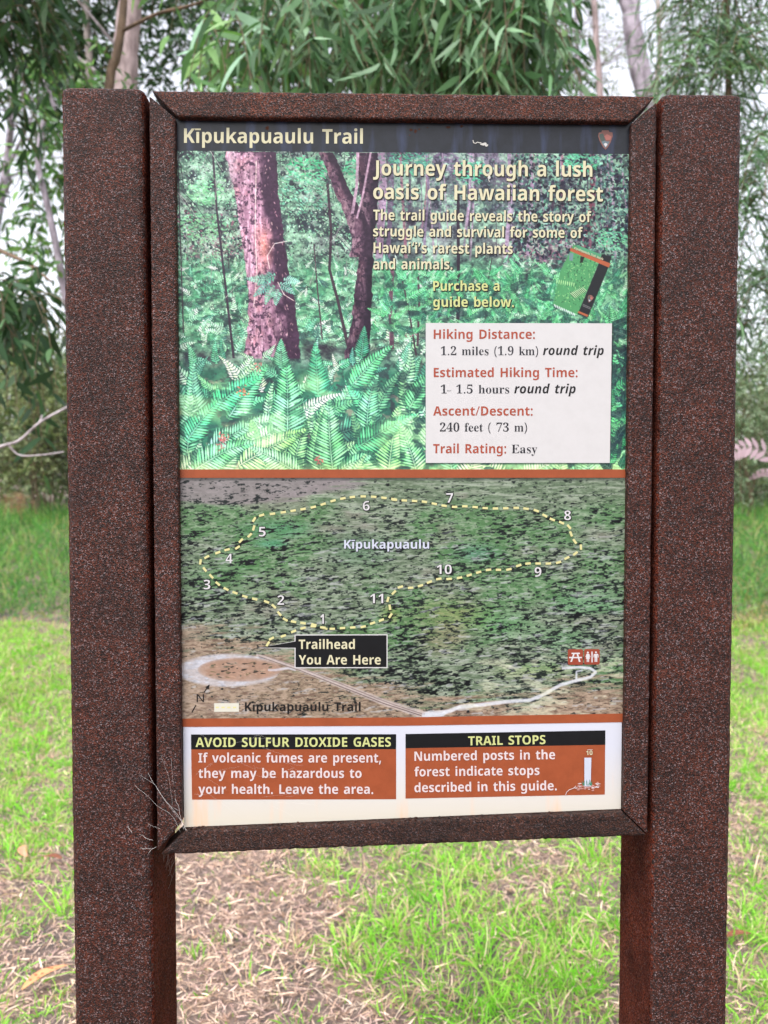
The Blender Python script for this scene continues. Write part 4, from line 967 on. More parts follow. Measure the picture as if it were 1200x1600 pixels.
M['emblem_green'] = print_material('printed_emblem_green', rgb(92, 104, 98), .35, .1)
EMB[1] = M['emblem_green']
M['emblem_rose'] = print_material('printed_emblem_rose', rgb(196, 124, 116), .35, .1); EMB[2] = M['emblem_rose']
patch('arrowhead_emblem', arrowhead(946, 218.5, 19), 3, EMB, band)

# --- forest picture
cvf = paint_forest(); paint_booklet(cvf)
for k_ in range(6):   # printed drop shadow of the white box
    cvf.poly([(667, 506), (958 + k_ * .7, 506), (955 + k_ * .7, 723 + k_ * .8), (667, 723 + k_ * .8)], (16, 34, 32), .22)
forest = link('forest_picture', cvf.grid_mesh('forest_picture', ((272, 235.3), (987.5, 240.8), (980, 734), (281, 734)), layer(1), .57), M['print'], sign)
del cvf
sdw = dict(shadow=M['ink'], k=4, shadow_w=.5, sh=(1.0, 1.0))
text('Journey through a lush', 583, 925.5, 274, 23.5, M['cream'], forest, y1=276.2, **sdw)
text('oasis of Hawaiian forest', 583, 942, 310.8, 23.2, M['cream'], forest, y1=314.6, **sdw)
text('The trail guide reveals the story of', 583, 924, 343.8, 16.2, M['cream'], forest, y1=347, **sdw)
text('struggle and survival for some of', 583, 910.5, 369.2, 16.2, M['cream'], forest, y1=371.8, **sdw)
text('Hawaiʻi’s rarest plants', 583.6, 801, 395, 16.2, M['cream'], forest, y1=396.8, **sdw)
text('and animals.', 583, 707, 420.7, 16.2, M['cream'], forest, **sdw)
text('Purchase a', 676.8, 780.4, 454.2, 15.2, M['yellow'], forest, **sdw)
text('guide below.', 676.8, 803, 479.4, 15.2, M['yellow'], forest, **sdw)
text('Kīpukapuaulu Trail Guide', 897, 942, 388.8, 3.4, M['cream'], forest, y1=406.6, k=3)
patch('arrowhead_emblem', arrowhead(922, 467, 7.5, .35), 3, EMB, forest)
patch('dropping', [(blob(764, 277, 2, 3.4), 0), (ribbon([(761, 274), (764, 271), (767, 272)], .9), 0), (ribbon([(763, 280), (765, 284)], 1), 0)], 5, M['dropping'], forest)

# --- white box with the trail facts
info = patch('fact_box', [(665.2, 504.6), (956.3, 505.2), (952.8, 723.3), (665.2, 723.3)], 2, M['info'], sign)
text('Hiking Distance:', 677.7, 835.8, 529.4, 14.4, M['redbrown'], info)
text('1.2 miles (1.9 km)', 688.6, 841, 555, 14.2, M['grey_ink'], info, font='s', bold=-.08)
text('round trip', 848.3, 943.5, 554.7, 14.4, M['ink'], info, font='i')
text('Estimated Hiking Time:', 677.7, 902.5, 589.2, 14.4, M['redbrown'], info)
text('1– 1.5 hours', 688.6, 795.8, 614.8, 14.2, M['grey_ink'], info, font='s', bold=-.08)
text('round trip', 803.4, 899.6, 614.6, 14.4, M['ink'], info, font='i')
text('Ascent/Descent:', 676.8, 832.3, 649.3, 14.4, M['redbrown'], info)
text('240 feet ( 73 m)', 687.3, 823.6, 674.3, 14.2, M['grey_ink'], info, font='s', bold=-.08)
text('Trail Rating:', 676.8, 790.8, 708.2, 14.4, M['redbrown'], info)
text('Easy', 799.3, 839.4, 708.2, 14.2, M['grey_ink'], info, font='s', bold=-.08)

# --- divider strips
patch('divider_strip', [(280, 733.4), (981, 733.4), (981, 746.4), (280, 746.6)], 2, M['brown'], sign)
patch('divider_strip', [(284, 1122.8), (630, 1121), (977, 1114.8), (977, 1128.4), (630, 1134), (284, 1135.8)], 2, M['brown'], sign)

# --- aerial map
cvm = paint_map()
for k_ in range(4): cvm.poly([(280, 744), (990, 744), (990, 748 + k_ * 1.6), (280, 748 + k_ * 1.6)], (30, 34, 34), .2)
amap = link('aerial_map', cvm.grid_mesh('aerial_map', ((281, 745), (981, 745), (977, 1120), (284, 1126)), layer(1), .57), M['print'], sign)
del cvm
z7 = lambda x, y: (270 + x / 3.2432, 730 + y / 3.2432)
z8 = lambda x, y: (620 + x / 3.2432, 730 + y / 3.2432)
loop = [z7(*p) for p in ((770, 817), (715, 798), (660, 790), (612, 783), (570, 772), (540, 742), (512, 705), (475, 682), (415, 668), (365, 655), (315, 636), (270, 617), (228, 590), (195, 553), (162, 518), (140, 480), (172, 455), (228, 433), (275, 418), (328, 407), (345, 372), (390, 345), (410, 308), (412, 265), (450, 243), (505, 236), (560, 228), (610, 220), (660, 212), (712, 202), (762, 187), (812, 170), (862, 158), (910, 151), (965, 148), (1018, 150), (1070, 155), (1120, 162))]
loop += [z8(*p) for p in ((-12, 165), (38, 168), (90, 171), (140, 175), (190, 185), (240, 195), (293, 201), (345, 198), (397, 202), (448, 207), (500, 209), (552, 208), (605, 206), (655, 210), (707, 220), (750, 245), (788, 265), (835, 281), (873, 302), (883, 338), (902, 376), (933, 405), (905, 437), (862, 460), (820, 482), (768, 488), (716, 488), (665, 488), (618, 498), (568, 518), (515, 520), (465, 520), (415, 532), (367, 547), (318, 560), (265, 566), (213, 566), (165, 582), (120, 600), (70, 611), (18, 607))]
loop += [z7(*p) for p in ((1120, 635), (1090, 670), (1100, 710), (1103, 752), (1057, 775), (1012, 790), (965, 808), (912, 812), (860, 815), (808, 819))]
spur = [z7(*p) for p in ((482, 895), (500, 868), (560, 855), (612, 832), (660, 815), (712, 806), (760, 812))]
def dashes(path, closed):
    p = np.array(path, float)
    out = []
    n = len(p)
    for i in range(n if closed else n):
        a = p[i - 1] if (closed or i > 0) else p[i]; c_ = p[(i + 1) % n] if (closed or i < n - 1) else p[i]
        d = (c_ - a) / np.linalg.norm(c_ - a); w = np.array([-d[1], d[0]])
        out.append(([tuple(p[i] + d * 4.2 + w * 1.75), tuple(p[i] - d * 4.2 + w * 1.75), tuple(p[i] - d * 4.2 - w * 1.75), tuple(p[i] + d * 4.2 - w * 1.75)], 0))
    return out
M['dash'] = print_material('printed_dash_yellow', rgb(244, 238, 172), .35, .06)
patch('trail_line', dashes(loop, True) + dashes(spur, False), 2, M['dash'], amap)
num = dict(shadow=M['ink'], shadow_w=1.0, sh=(.3, .4), k=4)
for s_, cx, cy in (('6', 572.2, 790), ('5', 409.7, 830.5), ('4', 357.9, 872.5), ('3', 323.3, 913.2), ('2', 438.7, 937.5), ('1', 503.3, 967), ('11', 588.5, 935), ('7', 702.6, 777.8), ('8', 886.8, 805), ('9', 840.5, 893.4), ('10', 694, 889.4)):
    wd = {'1': 5.6, '11': 21, '10': 24}.get(s_, 11)
    text(s_, cx - wd / 2, cx + wd / 2, cy + 7.6, 15, M['white'], amap, bold=0 if s_ == '1' else -.2, **num)
M['bluewhite'] = print_material('printed_bluish_white', rgb(224, 230, 250), .35, .06)
text('Kīpukapuaulu', 537.7, 670.5, 857.2, 13.6, M['bluewhite'], amap, k=4, shadow=M['grey_ink'], shadow_w=.5, sh=(.5, .6))
tb = [(461.8, 993), (604, 992.6), (604, 1042.3), (461.8, 1042.6)]
here = patch('here_box', [([(460.2, 991.4), (605.6, 991), (605.6, 1043.9), (460.2, 1044.2)], 1), ([(402.6, 1012.6), (462, 1001.4), (462, 1013.2)], 1), ([(406, 1011.9), (464, 1001.8), (464, 1012.2)], 0), (tb, 0)], 2, [M['black'], M['info']], amap)
text('Trailhead', 466.7, 554.4, 1014, 14.6, M['cream'], amap, k=4)
text('You Are Here', 466.7, 595, 1038.2, 14.6, M['cream'], amap, k=4)
patch('north_arrow', [(ribbon([(299.5, 1113.4), (306.2, 1101.8)], 1.5), 0), (ribbon([(318.9, 1081.6), (325, 1073)], 1.5), 0), ([(327.6, 1069.4), (325.8, 1077), (320.8, 1073.6)], 0)], 3, M['ink'], amap)
patch('north_arrow', [(ribbon([(308.2, 1096.8), (308.2, 1084.6)], 1.7), 0), (ribbon([(317.8, 1096.8), (317.8, 1084.6)], 1.7), 0), ([(307.4, 1084.6), (309.4, 1084.6), (318.6, 1096.8), (316.6, 1096.8)], 0)], 3, M['ink'], amap)
M['swatch'] = print_material('printed_swatch', rgb(240, 238, 224), .35, .06)
patch('legend_swatch', [([(334.8, 1098.8), (373.3, 1098.6), (373.3, 1112), (334.8, 1112.2)], 0)] + [([(x, 1104.2), (x + 5, 1104.2), (x + 5, 1106.6), (x, 1106.6)], 1) for x in (337, 346, 355, 364)], 3, [M['swatch'], M['dash']], amap)
text('Kīpukapuaulu Trail', 382.6, 563.4, 1111.2, 13.8, M['ink'], amap, k=3)
def rrect(a, b_, c_, d_, r=2.5):
    out = []
    for cx, cy, t0 in ((c_ - r, b_ + r, -90), (c_ - r, d_ - r, 0), (a + r, d_ - r, 90), (a + r, b_ + r, 180)):
        for q in range(5):
            t = math.radians(t0 + q * 22.5); out.append((cx + r * math.cos(t), cy + r * math.sin(t)))
    return out
pic = lambda x, y: (880 + x / 15., 1000 + y / 15.)
patch('picnic_symbol', [(rrect(887.2, 1014.4, 911, 1038.8), 0)] + [([pic(*p) for p in q], 1) for q in ([(195, 298), (390, 298), (390, 330), (195, 330)], [(138, 396), (438, 396), (438, 426), (138, 426)], [(232, 330), (268, 330), (206, 512), (166, 512)], [(316, 330), (352, 330), (408, 512), (368, 512)])], 3, [M['sign_brown'], M['white']], amap)
patch('restroom_symbol', [(rrect(912.8, 1014.2, 937, 1038.4), 0)] + [([pic(*p) for p in q], 1) for q in ([(662, 270), (690, 270), (690, 524), (662, 524)],
      [(545, 325), (610, 325), (640, 395), (625, 405), (604, 365), (628, 438), (606, 438), (606, 516), (584, 516), (584, 440), (572, 440), (572, 516), (552, 516), (552, 438), (530, 438), (556, 365), (536, 405), (522, 395)],
      [(730, 325), (806, 325), (826, 345), (826, 410), (808, 410), (808, 360), (798, 360), (798, 512), (772, 512), (772, 420), (762, 420), (762, 512), (736, 512), (736, 360), (730, 360), (730, 410), (712, 410), (712, 345)])]
      + [(blob(880 + 578 / 15., 1000 + 295 / 15., 1.5, 1.6, 9, 0), 1), (blob(880 + 768 / 15., 1000 + 290 / 15., 1.5, 1.6, 9, 0), 1)], 3, [M['sign_brown'], M['white']], amap)

# --- the two notices
gas = patch('warning_notice', [([(298.6, 1169.8), (619, 1169.8), (619, 1248.8), (300, 1249.4)], 0), ([(298.4, 1147.6), (619, 1147.2), (619, 1170.6), (298.6, 1171)], 1)], 1, [M['brown'], M['black']], sign)
text('AVOID SULFUR DIOXIDE GASES', 305.5, 610.8, 1167.2, 14.6, M['yellow'], gas, y1=1166.6)
text('If volcanic fumes are present,', 310, 595.5, 1191.4, 14.6, M['pinkwhite'], gas)
text('they may be hazardous to', 310, 565, 1215.5, 14.6, M['pinkwhite'], gas)
text('your health. Leave the area.', 310, 583.2, 1240.4, 14.6, M['pinkwhite'], gas)
stops = patch('stops_notice', [([(633.6, 1168), (945.6, 1163), (945, 1241.5), (633.6, 1247.8)], 0), ([(633.6, 1146.9), (946, 1141.2), (945.8, 1163.8), (633.6, 1169.2)], 1)], 1, [M['brown'], M['black']], sign)
text('TRAIL STOPS', 731.6, 852.4, 1164.6, 14.0, M['yellow'], stops, y1=1162.6)
text('Numbered posts in the', 647.6, 867.4, 1188.9, 14.4, M['pinkwhite'], stops, y1=1186.2)
text('forest indicate stops', 647.6, 843, 1213.2, 14.4, M['pinkwhite'], stops, y1=1210.8)
text('described in this guide.', 647.6, 870, 1238, 14.4, M['pinkwhite'], stops, y1=1234.6)
ic = lambda x, y: (880 + x / 15., 1160 + y / 15.)
random.seed(5)
gr_ = [(blob(880 + random.uniform(300, 860) / 15., 1160 + random.gauss(1035, 40) / 15., random.uniform(1.6, 3.4), random.uniform(.6, 1.4), 7), random.choice((1, 1, 2))) for _ in range(46)]
tf_ = []
for sx in (470, 490, 640, 660, 560, 600):
    for _ in range(3):
        t = random.uniform(-40, 40); tf_.append(([ic(sx - 10, 1010), ic(sx + t, random.uniform(860, 920)), ic(sx + 12, 1010)], 3))
patch('post_drawing', gr_ + [([ic(497, 358), ic(660, 358), ic(645, 1030), ic(497, 1030)], 0)] + tf_ + [(ribbon([ic(300, 1020), ic(240, 1075), ic(140, 1110), ic(80, 1170), ic(55, 1235)], .9), 2), (ribbon([ic(560, 172), ic(690, 168)], .7), 2)], 2, [M['bluewhite'], M['pink_ink'], M['pinkwhite'], M['green_ink']], stops)
text('10', 916, 926, 1180, 7.2, M['cream'], stops, y1=1179.6, k=3)

# ------------------------------------------------------------------ vegetation
def foliage_material(name, rough=.45, transl=.35, spec=.4):
    m, nt, b = new_mat(name)
    a = node(nt, 'ShaderNodeAttribute', attribute_name='tint')
    nt.links.new(a.outputs['Color'], b.inputs['Base Color'])
    b.inputs['Roughness'].default_value = rough
    b.inputs['Specular IOR Level'].default_value = spec
    t = node(nt, 'ShaderNodeBsdfTranslucent')
    c = mix(nt, 1.0, a.outputs['Color'], (1.15, 1.25, .7, 1), 'MULTIPLY')
    nt.links.new(c, t.inputs['Color'])
    ms = node(nt, 'ShaderNodeMixShader', Fac=transl)
    out = nt.nodes['Material Output']
    nt.links.new(b.outputs[0], ms.inputs[1]); nt.links.new(t.outputs[0], ms.inputs[2]); nt.links.new(ms.outputs[0], out.inputs['Surface'])
    return m
M['leaf'] = foliage_material('leaf_green')
M['blade'] = foliage_material('grass_blade', .5, .4, .3)
M['litter'] = foliage_material('dry_litter', .8, .1, .2)

def bark_material(name, a, c, scale=18, stretch=.3):
    m, nt, b = new_mat(name)
    tc = node(nt, 'ShaderNodeTexCoord'); mp = node(nt, 'ShaderNodeMapping'); mp.inputs['Scale'].default_value = (1, 1, stretch)
    n = node(nt, 'ShaderNodeTexNoise', Scale=scale, Detail=6.0, Roughness=.65)
    nt.links.new(tc.outputs['Object'], mp.inputs[0]); nt.links.new(mp.outputs[0], n.inputs['Vector'])
    r = ramp(nt, [(.33, a), (.62, c)]); nt.links.new(n.outputs['Fac'], r.inputs['Fac'])
    nt.links.new(r.outputs['Color'], b.inputs['Base Color'])
    bp = node(nt, 'ShaderNodeBump', Strength=.6, Distance=.01); nt.links.new(n.outputs['Fac'], bp.inputs['Height']); nt.links.new(bp.outputs[0], b.inputs['Normal'])
    b.inputs['Roughness'].default_value = .8
    return m
M['bark_pink'] = bark_material('bark_pinkish', rgb(106, 90, 90), rgb(166, 148, 148))
M['bark_pale'] = bark_material('bark_pale_grey', rgb(96, 88, 96), rgb(158, 148, 160), 12, .5)
M['bark_brown'] = bark_material('bark_brown', rgb(66, 52, 40), rgb(112, 92, 74), 24)
M['bark_grey'] = bark_material('bark_grey', rgb(96, 90, 86), rgb(160, 150, 146), 20)
M['dead_wood'] = bark_material('dead_wood', rgb(118, 108, 110), rgb(172, 162, 168), 30)

def unit(a): return a / np.maximum(np.linalg.norm(a, axis=-1, keepdims=True), 1e-9)

def leaves_np(P, D, S, Ln, Wd, sick, droop, ts=(0, .12, .28, .46, .64, .82, 1), ws=(.16, .58, .92, 1, .84, .48, .04)):
    n = len(P)
    ts = np.array(ts); ws = np.array(ws)
    c = P[:, None] + D[:, None] * (Ln[:, None] * ts)[..., None] + S[:, None] * ((sick * Ln)[:, None] * ts ** 2)[..., None]
    c[..., 2] -= (droop * Ln)[:, None] * ts ** 2
    # local tangent for the side vector
    T = D[:, None] + S[:, None] * (2 * sick[:, None] * ts)[..., None]
    T[..., 2] -= 2 * droop[:, None] * ts
    T = unit(T)
    Nn = unit(np.cross(D, S))[:, None]
    Sd = unit(np.cross(Nn, T))
    hw = (Wd[:, None] * ws / 2)[..., None]
    V = np.stack([c - Sd * hw, c + Sd * hw], 2)          # n, t, 2, 3
    K = len(ts)
    base = (np.arange(n) * K * 2)[:, None]
    k = np.arange(K - 1)[None] * 2
    f = np.stack([base + k, base + k + 1, base + k + 3, base + k + 2], -1).reshape(-1, 4)
    return V.reshape(-1, 3), f, K * 2

def tubes_np(paths, r0, r1, sides=6):
    VV, FF, off = [], [], 0
    for p, a, c in zip(paths, r0, r1):
        p = np.asarray(p, float); n = len(p)
        t = unit(np.gradient(p, axis=0))
        ref = np.array([0, 1., 0]) if abs(t[0][1]) < .8 else np.array([1., 0, 0])
        u = unit(np.cross(t, ref)); v = np.cross(t, u)
        r = (np.asarray(a) if np.ndim(a) else np.linspace(a, c, n))[:, None, None]
        th = np.linspace(0, 2 * math.pi, sides, endpoint=False)
        ring = p[:, None] + r * (u[:, None] * np.cos(th)[None, :, None] + v[:, None] * np.sin(th)[None, :, None])
        i = np.arange(n * sides).reshape(n, sides) + off
        j = np.roll(i, -1, 1)
        FF.append(np.stack([i[:-1], j[:-1], j[1:], i[1:]], -1).reshape(-1, 4))
        VV.append(ring.reshape(-1, 3)); off += n * sides
    return np.concatenate(VV), np.concatenate(FF)

def smooth_path(pts, n=24):
    p = np.array([tuple(q) for q in pts], float)
    if len(p) == 2: return np.linspace(p[0], p[1], n)
    t = np.linspace(0, len(p) - 1, n); i = np.clip(t.astype(int), 0, len(p) - 2); f = (t - i)[:, None]
    e = np.concatenate([[2 * p[0] - p[1]], p, [2 * p[-1] - p[-2]]])
    a, b_, c_, d_ = e[i], e[i + 1], e[i + 2], e[i + 3]
    return .5 * (2 * b_ + (c_ - a) * f + (2 * a - 5 * b_ + 4 * c_ - d_) * f ** 2 + (3 * b_ - a - 3 * c_ + d_) * f ** 3)

def trunk(name, pts, r0, r1, mat, parent, sides=14, n=40, wob=.0):
    p = smooth_path(pts, n)
    rr = np.linspace(r0, r1, n) * (1 + RNG.normal(0, .03, n))
    v, f = tubes_np([p], [rr], [None], sides)
    if wob: v += RNG.normal(0, wob, v.shape)
    return link(name, mesh_np(name, v, [f], smooth=True), mat, parent)

def crown(parent, blobs, n_twigs, twig_len, leaf_len, leaf_w, spacing, cols, hang=.6, name='crown', sick=.3, mats=None, twig_r=.004, spread=.9, anchor=None):
    """Leafy twigs rooted in the volume of several ellipsoids (centre, radii), drooping at their ends."""
    vol = np.array([r[0] * r[1] * r[2] for c, r, *w in blobs]) ** .7
    wts = np.array([w[0] if w else 1.0 for c, r, *w in blobs]) * vol
    ch = RNG.choice(len(blobs), n_twigs, p=wts / wts.sum())
    P, D, S, CI, paths = [], [], [], [], []
    for k in ch:
        c, r = np.array(tuple(blobs[k][0])), np.array(blobs[k][1])
        q = RNG.normal(size=3); q = q / np.linalg.norm(q) * RNG.random() ** .45
        p = c + q * r
        d = unit(np.array([q[0], q[1], q[2] * .4 + RNG.normal(.1, .3)]) + RNG.normal(0, .5, 3))
        L = twig_len * RNG.uniform(.6, 1.3)
        n = max(3, int(L / spacing))
        t = np.linspace(0, 1, n)[:, None]
        path = p + d * L * t + np.array([0, 0, -1]) * hang * L * t ** 2
        tan = unit(d * L + np.array([0, 0, -1]) * 2 * hang * L * t)
        paths.append(path[::max(1, n // 4)] if n > 8 else path)
        side = unit(np.cross(tan, np.array([0, 0, 1.]) + RNG.normal(0, .2, 3)))
        sgn = np.where(np.arange(n) % 2 == 0, 1, -1)[:, None]
        up = np.cross(side, tan)
        ld = unit(tan * RNG.uniform(.3, .8, (n, 1)) + side * sgn * spread + up * RNG.normal(0, .5, (n, 1)) + np.array([0, 0, -.35 * hang]))
        ls = unit(np.cross(ld, RNG.normal(size=(n, 3))))
        P.append(path); D.append(ld); S.append(ls)
        shade = RNG.integers(0, len(cols))
        CI.append(np.where(RNG.random(n) < .6, shade, RNG.integers(0, len(cols), n)))
    P, D, S, CI = map(np.concatenate, (P, D, S, CI))
    n = len(P)
    Ln = leaf_len * RNG.uniform(.6, 1.25, n); Wd = leaf_w * RNG.uniform(.7, 1.2, n)
    v, f, per = leaves_np(P, D, S, Ln, Wd, RNG.normal(0, sick, n), RNG.uniform(.05, .45, n) * hang)
    col = lin(np.array(cols)[CI] / 255.) * RNG.uniform(.75, 1.3, (n, 1))
    colv = np.repeat(col, per, 0)
    tv, tf = tubes_np(paths, [twig_r] * len(paths), [twig_r * .4] * len(paths), 4)
    tw = lin(np.array([112, 96, 74]) / 255.)
    me = mesh_np(name, np.concatenate([v, tv]), [f, tf + len(v)], smooth=True, colors=np.concatenate([colv, np.tile(tw, (len(tv), 1))]))
    return link(name, me, M['leaf'], parent)

def gh(x, y):
    t = np.clip((np.asarray(y, float) - 7.0) / 5.5, 0, 1)
    return .85 * t * t * (3 - 2 * t) + .02 * np.sin(np.asarray(x) * 1.3 + 1) * np.clip(np.asarray(y) / 6, 0, 1)

def bare(x, y):
    """How bare the turf is (1 = soil and litter)."""
    x = np.asarray(x, float); y = np.asarray(y, float)
    w = .16 * np.sin(x * 5.1 + y * 2.3) + .12 * np.sin(x * 9.7 - y * 6.1 + 2) + .08 * np.sin(x * 17 + y * 13)
    a = np.clip((.22 - x) / .75, 0, 1) * np.clip((2.75 - y) / .5, 0, 1) * np.clip((x + 3.2) / .8, 0, 1)
    b_ = 1.0 - np.hypot((x - .05) / .55, (y - 2.75) / .5)
    c_ = .62 - np.hypot((x - 1.35) / .6, (y - 2.0) / .9)
    g_ = 1.0 - np.hypot((x + .62) / .16, (y - 2.35) / .22)
    a = a * (1 - .35 * np.clip((-.85 - x) / .2, 0, 1))
    return np.clip((np.maximum.reduce([a * .9, b_, c_]) - np.clip(g_, 0, 1) * .8 + w * 1.9) * 1.4, 0, 1)

# ground sheet
gx = np.concatenate([np.linspace(-160, -12, 20), np.linspace(-11.5, 11.5, 110), np.linspace(12, 160, 20)])
gy = np.concatenate([np.linspace(-40, -3, 10), np.linspace(-2.5, 16, 110), np.linspace(17, 220, 24)])
GX, GY = np.meshgrid(gx, gy)
GZ = gh(GX, GY)
i_ = np.arange(GX.size).reshape(GX.shape)
gf = np.stack([i_[:-1, :-1], i_[:-1, 1:], i_[1:, 1:], i_[1:, :-1]], -1).reshape(-1, 4)
m, nt, b = new_mat('soil_and_thatch')
tc = node(nt, 'ShaderNodeTexCoord')
n1 = node(nt, 'ShaderNodeTexNoise', Scale=5.0, Detail=8.0, Roughness=.7); n2 = node(nt, 'ShaderNodeTexNoise', Scale=70.0, Detail=6.0, Roughness=.7)
for n in (n1, n2): nt.links.new(tc.outputs['Object'], n.inputs['Vector'])
r1 = ramp(nt, [(.35, rgb(96, 90, 88)), (.5, rgb(140, 122, 114)), (.66, rgb(172, 148, 130))]); nt.links.new(n1.outputs['Fac'], r1.inputs['Fac'])
r2 = ramp(nt, [(.35, (.45, .45, .48, 1)), (.65, (1.15, 1.1, 1.1, 1))]); nt.links.new(n2.outputs['Fac'], r2.inputs['Fac'])
nt.links.new(mix(nt, 1.0, r1.outputs['Color'], r2.outputs['Color'], 'MULTIPLY'), b.inputs['Base Color'])
bp = node(nt, 'ShaderNodeBump', Strength=1.0, Distance=.02); nt.links.new(n2.outputs['Fac'], bp.inputs['Height']); nt.links.new(bp.outputs[0], b.inputs['Normal'])
b.inputs['Roughness'].default_value = .95
tag(link('ground', mesh_np('ground', np.stack([GX, GY, GZ], -1).reshape(-1, 3), [gf], smooth=True), m), kind='structure')

def frustum_xy(n, y0, y1, power, margin=.9, slope=.66):
    d0, d1 = y0 - CAM.y, y1 - CAM.y
    u = RNG.random(n)
    d = (d0 ** power + u * (d1 ** power - d0 ** power)) ** (1 / power)
    x = CAM.x + .025 * d + RNG.uniform(-1, 1, n) * (slope * d + margin)
    return x, d + CAM.y

def blades(name, x, y, z, Ln, Wd, cols, lean, label=None, mat='blade', curl=.5):
    n = len(x)
    az = RNG.uniform(0, 2 * math.pi, n)
    h = RNG.random(n) * lean
    D = unit(np.stack([np.cos(az) * h, np.sin(az) * h, np.ones(n)], 1))
    S = unit(np.cross(D, np.stack([np.cos(az + 1.57 + RNG.normal(0, .8, n)), np.sin(az + 1.57), np.zeros(n)], 1) * 0 + RNG.normal(size=(n, 3))))
    # droop sideways along the lean
    v, f, per = leaves_np(np.stack([x, y, z], 1), D, S, Ln, Wd, RNG.normal(0, .25, n), RNG.random(n) ** 1.3 * curl, ts=(0, .4, .75, 1), ws=(.8, 1, .65, .05))
    return mesh_np(name, v, [f], colors=np.repeat(cols, per, 0))

GRASS_GAIN = np.array((.80, .93, .60))

def pick(cols, n, jitter=.25):
    c = lin(np.array(cols) / 255.)[RNG.integers(0, len(cols), n)]
    return c * RNG.uniform(1 - jitter, 1 + jitter, (n, 1))

GREENS = [(132, 196, 70), (152, 216, 86), (112, 180, 58), (176, 226, 108), (138, 208, 70), (192, 224, 126), (214, 224, 156)]
STRAW = [(224, 194, 174), (208, 176, 154), (234, 210, 192), (184, 154, 136), (220, 186, 176), (202, 168, 158)]
# lawn: tufts of blades that lean outward from their middle
def tufted(n_t, y0, y1, power, per, keepf):
    tx, ty = frustum_xy(n_t, y0, y1, power)
    k = keepf(tx, ty)
    tx, ty = tx[k], ty[k]
    cnt = RNG.integers(per[0], per[1], len(tx))
    ti = np.repeat(np.arange(len(tx)), cnt)
    return tx, ty, ti
def keep_lawn(x, y):
    patchy = .5 + .5 * np.sin(x * 2.3 + 1.7 * np.sin(y * 1.9)) * np.sin(y * 2.1 + 1.3 * np.sin(x * 1.7))
    return RNG.random(len(x)) > bare(x, y) * .80 + .15 * patchy
tx, ty, ti = tufted(28000, .75, 7.6, 1.25, (4, 17), keep_lawn)
n = len(ti)
tb = bare(tx, ty)
th_ = RNG.gamma(4.0, .25, len(tx)) * (1 - .45 * tb)
lush = np.clip(1.15 - np.hypot((tx - .28) / .42, (ty - 1.45) / .6), 0, 1)
th_ *= 1 + .55 * lush
az = RNG.uniform(0, 2 * math.pi, n); rr = np.abs(RNG.normal(0, .026, n))
x, y = tx[ti] + rr * np.cos(az), ty[ti] + rr * np.sin(az)
d = y - CAM.y
tint_t = lin(np.array(GREENS) / 255.)[RNG.integers(0, len(GREENS), len(tx))] * GRASS_GAIN * RNG.uniform(.62, 1.2, (len(tx), 1))
cols = .6 * tint_t[ti] + .4 * pick(GREENS, n, .35) * GRASS_GAIN
dry = RNG.random(n) < (.10 + .30 * RNG.random(len(tx)) ** 2 + .2 * tb)[ti]
cols[dry] = pick(STRAW, int(dry.sum()))
lean = RNG.uniform(.05, 1.3, n) * (.5 + rr / .04)
D = unit(np.stack([np.cos(az) * lean, np.sin(az) * lean, np.ones(n)], 1)); S = unit(np.cross(D, RNG.normal(size=(n, 3))))
Ln = np.clip(.062 * th_[ti] * RNG.uniform(.5, 1.35, n), .015, .19)
v, f, per = leaves_np(np.stack([x, y, gh(x, y) - .003], 1), D, S, Ln, RNG.uniform(.0018, .0050, n) * (.85 + .09 * d), RNG.normal(0, .3, n), RNG.random(n) * .7, ts=(0, .3, .6, .85, 1), ws=(.8, 1, .8, .5, .04))
tag(link('lawn_grass', mesh_np('lawn_grass', v, [f], colors=np.repeat(cols, per, 0)), M['blade']), kind='stuff')
# short flat undergrowth of the turf
x, y = frustum_xy(94000, .75, 7.6, 1.25)
k_ = RNG.random(len(x)) > bare(x, y) * .9
x, y = x[k_], y[k_]; n = len(x); d = y - CAM.y
cols = pick(GREENS, n, .4) * GRASS_GAIN; dry = RNG.random(n) < .3; cols[dry] = pick(STRAW, int(dry.sum()), .3)
tag(link('turf', blades('turf', x, y, gh(x, y) - .002, RNG.uniform(.02, .05, n), RNG.uniform(.0018, .004, n) * (.85 + .09 * d), cols, 2.2, curl=.5), M['blade']), kind='stuff')
# dry litter: needles and shreds lying flat
x, y = frustum_xy(200000, .7, 6.0, 1.1)
bz = bare(x, y)
keep = RNG.random(len(x)) < .18 + .82 * bz
x, y = x[keep], y[keep]; n = len(x)
az = RNG.uniform(0, 6.283, n)
D = unit(np.stack([np.cos(az), np.sin(az), RNG.normal(.05, .18, n)], 1)); S = unit(np.cross(D, np.stack([RNG.normal(0, .3, n), RNG.normal(0, .3, n), np.ones(n)], 1)))
v, f, per = leaves_np(np.stack([x, y, gh(x, y) + RNG.uniform(.002, .018, n)], 1), D, S, RNG.gamma(3., .011, n) + .008, RNG.gamma(3., .0006, n) + .0006, RNG.normal(0, .3, n), RNG.uniform(0, .1, n))
cols = pick(STRAW + [(130, 104, 90), (108, 88, 80), (150, 120, 100), (220, 200, 180), (190, 158, 140)], n, .35)
tag(link('leaf_litter', mesh_np('leaf_litter', v, [f], colors=np.repeat(cols, per, 0)), M['litter']), kind='stuff')
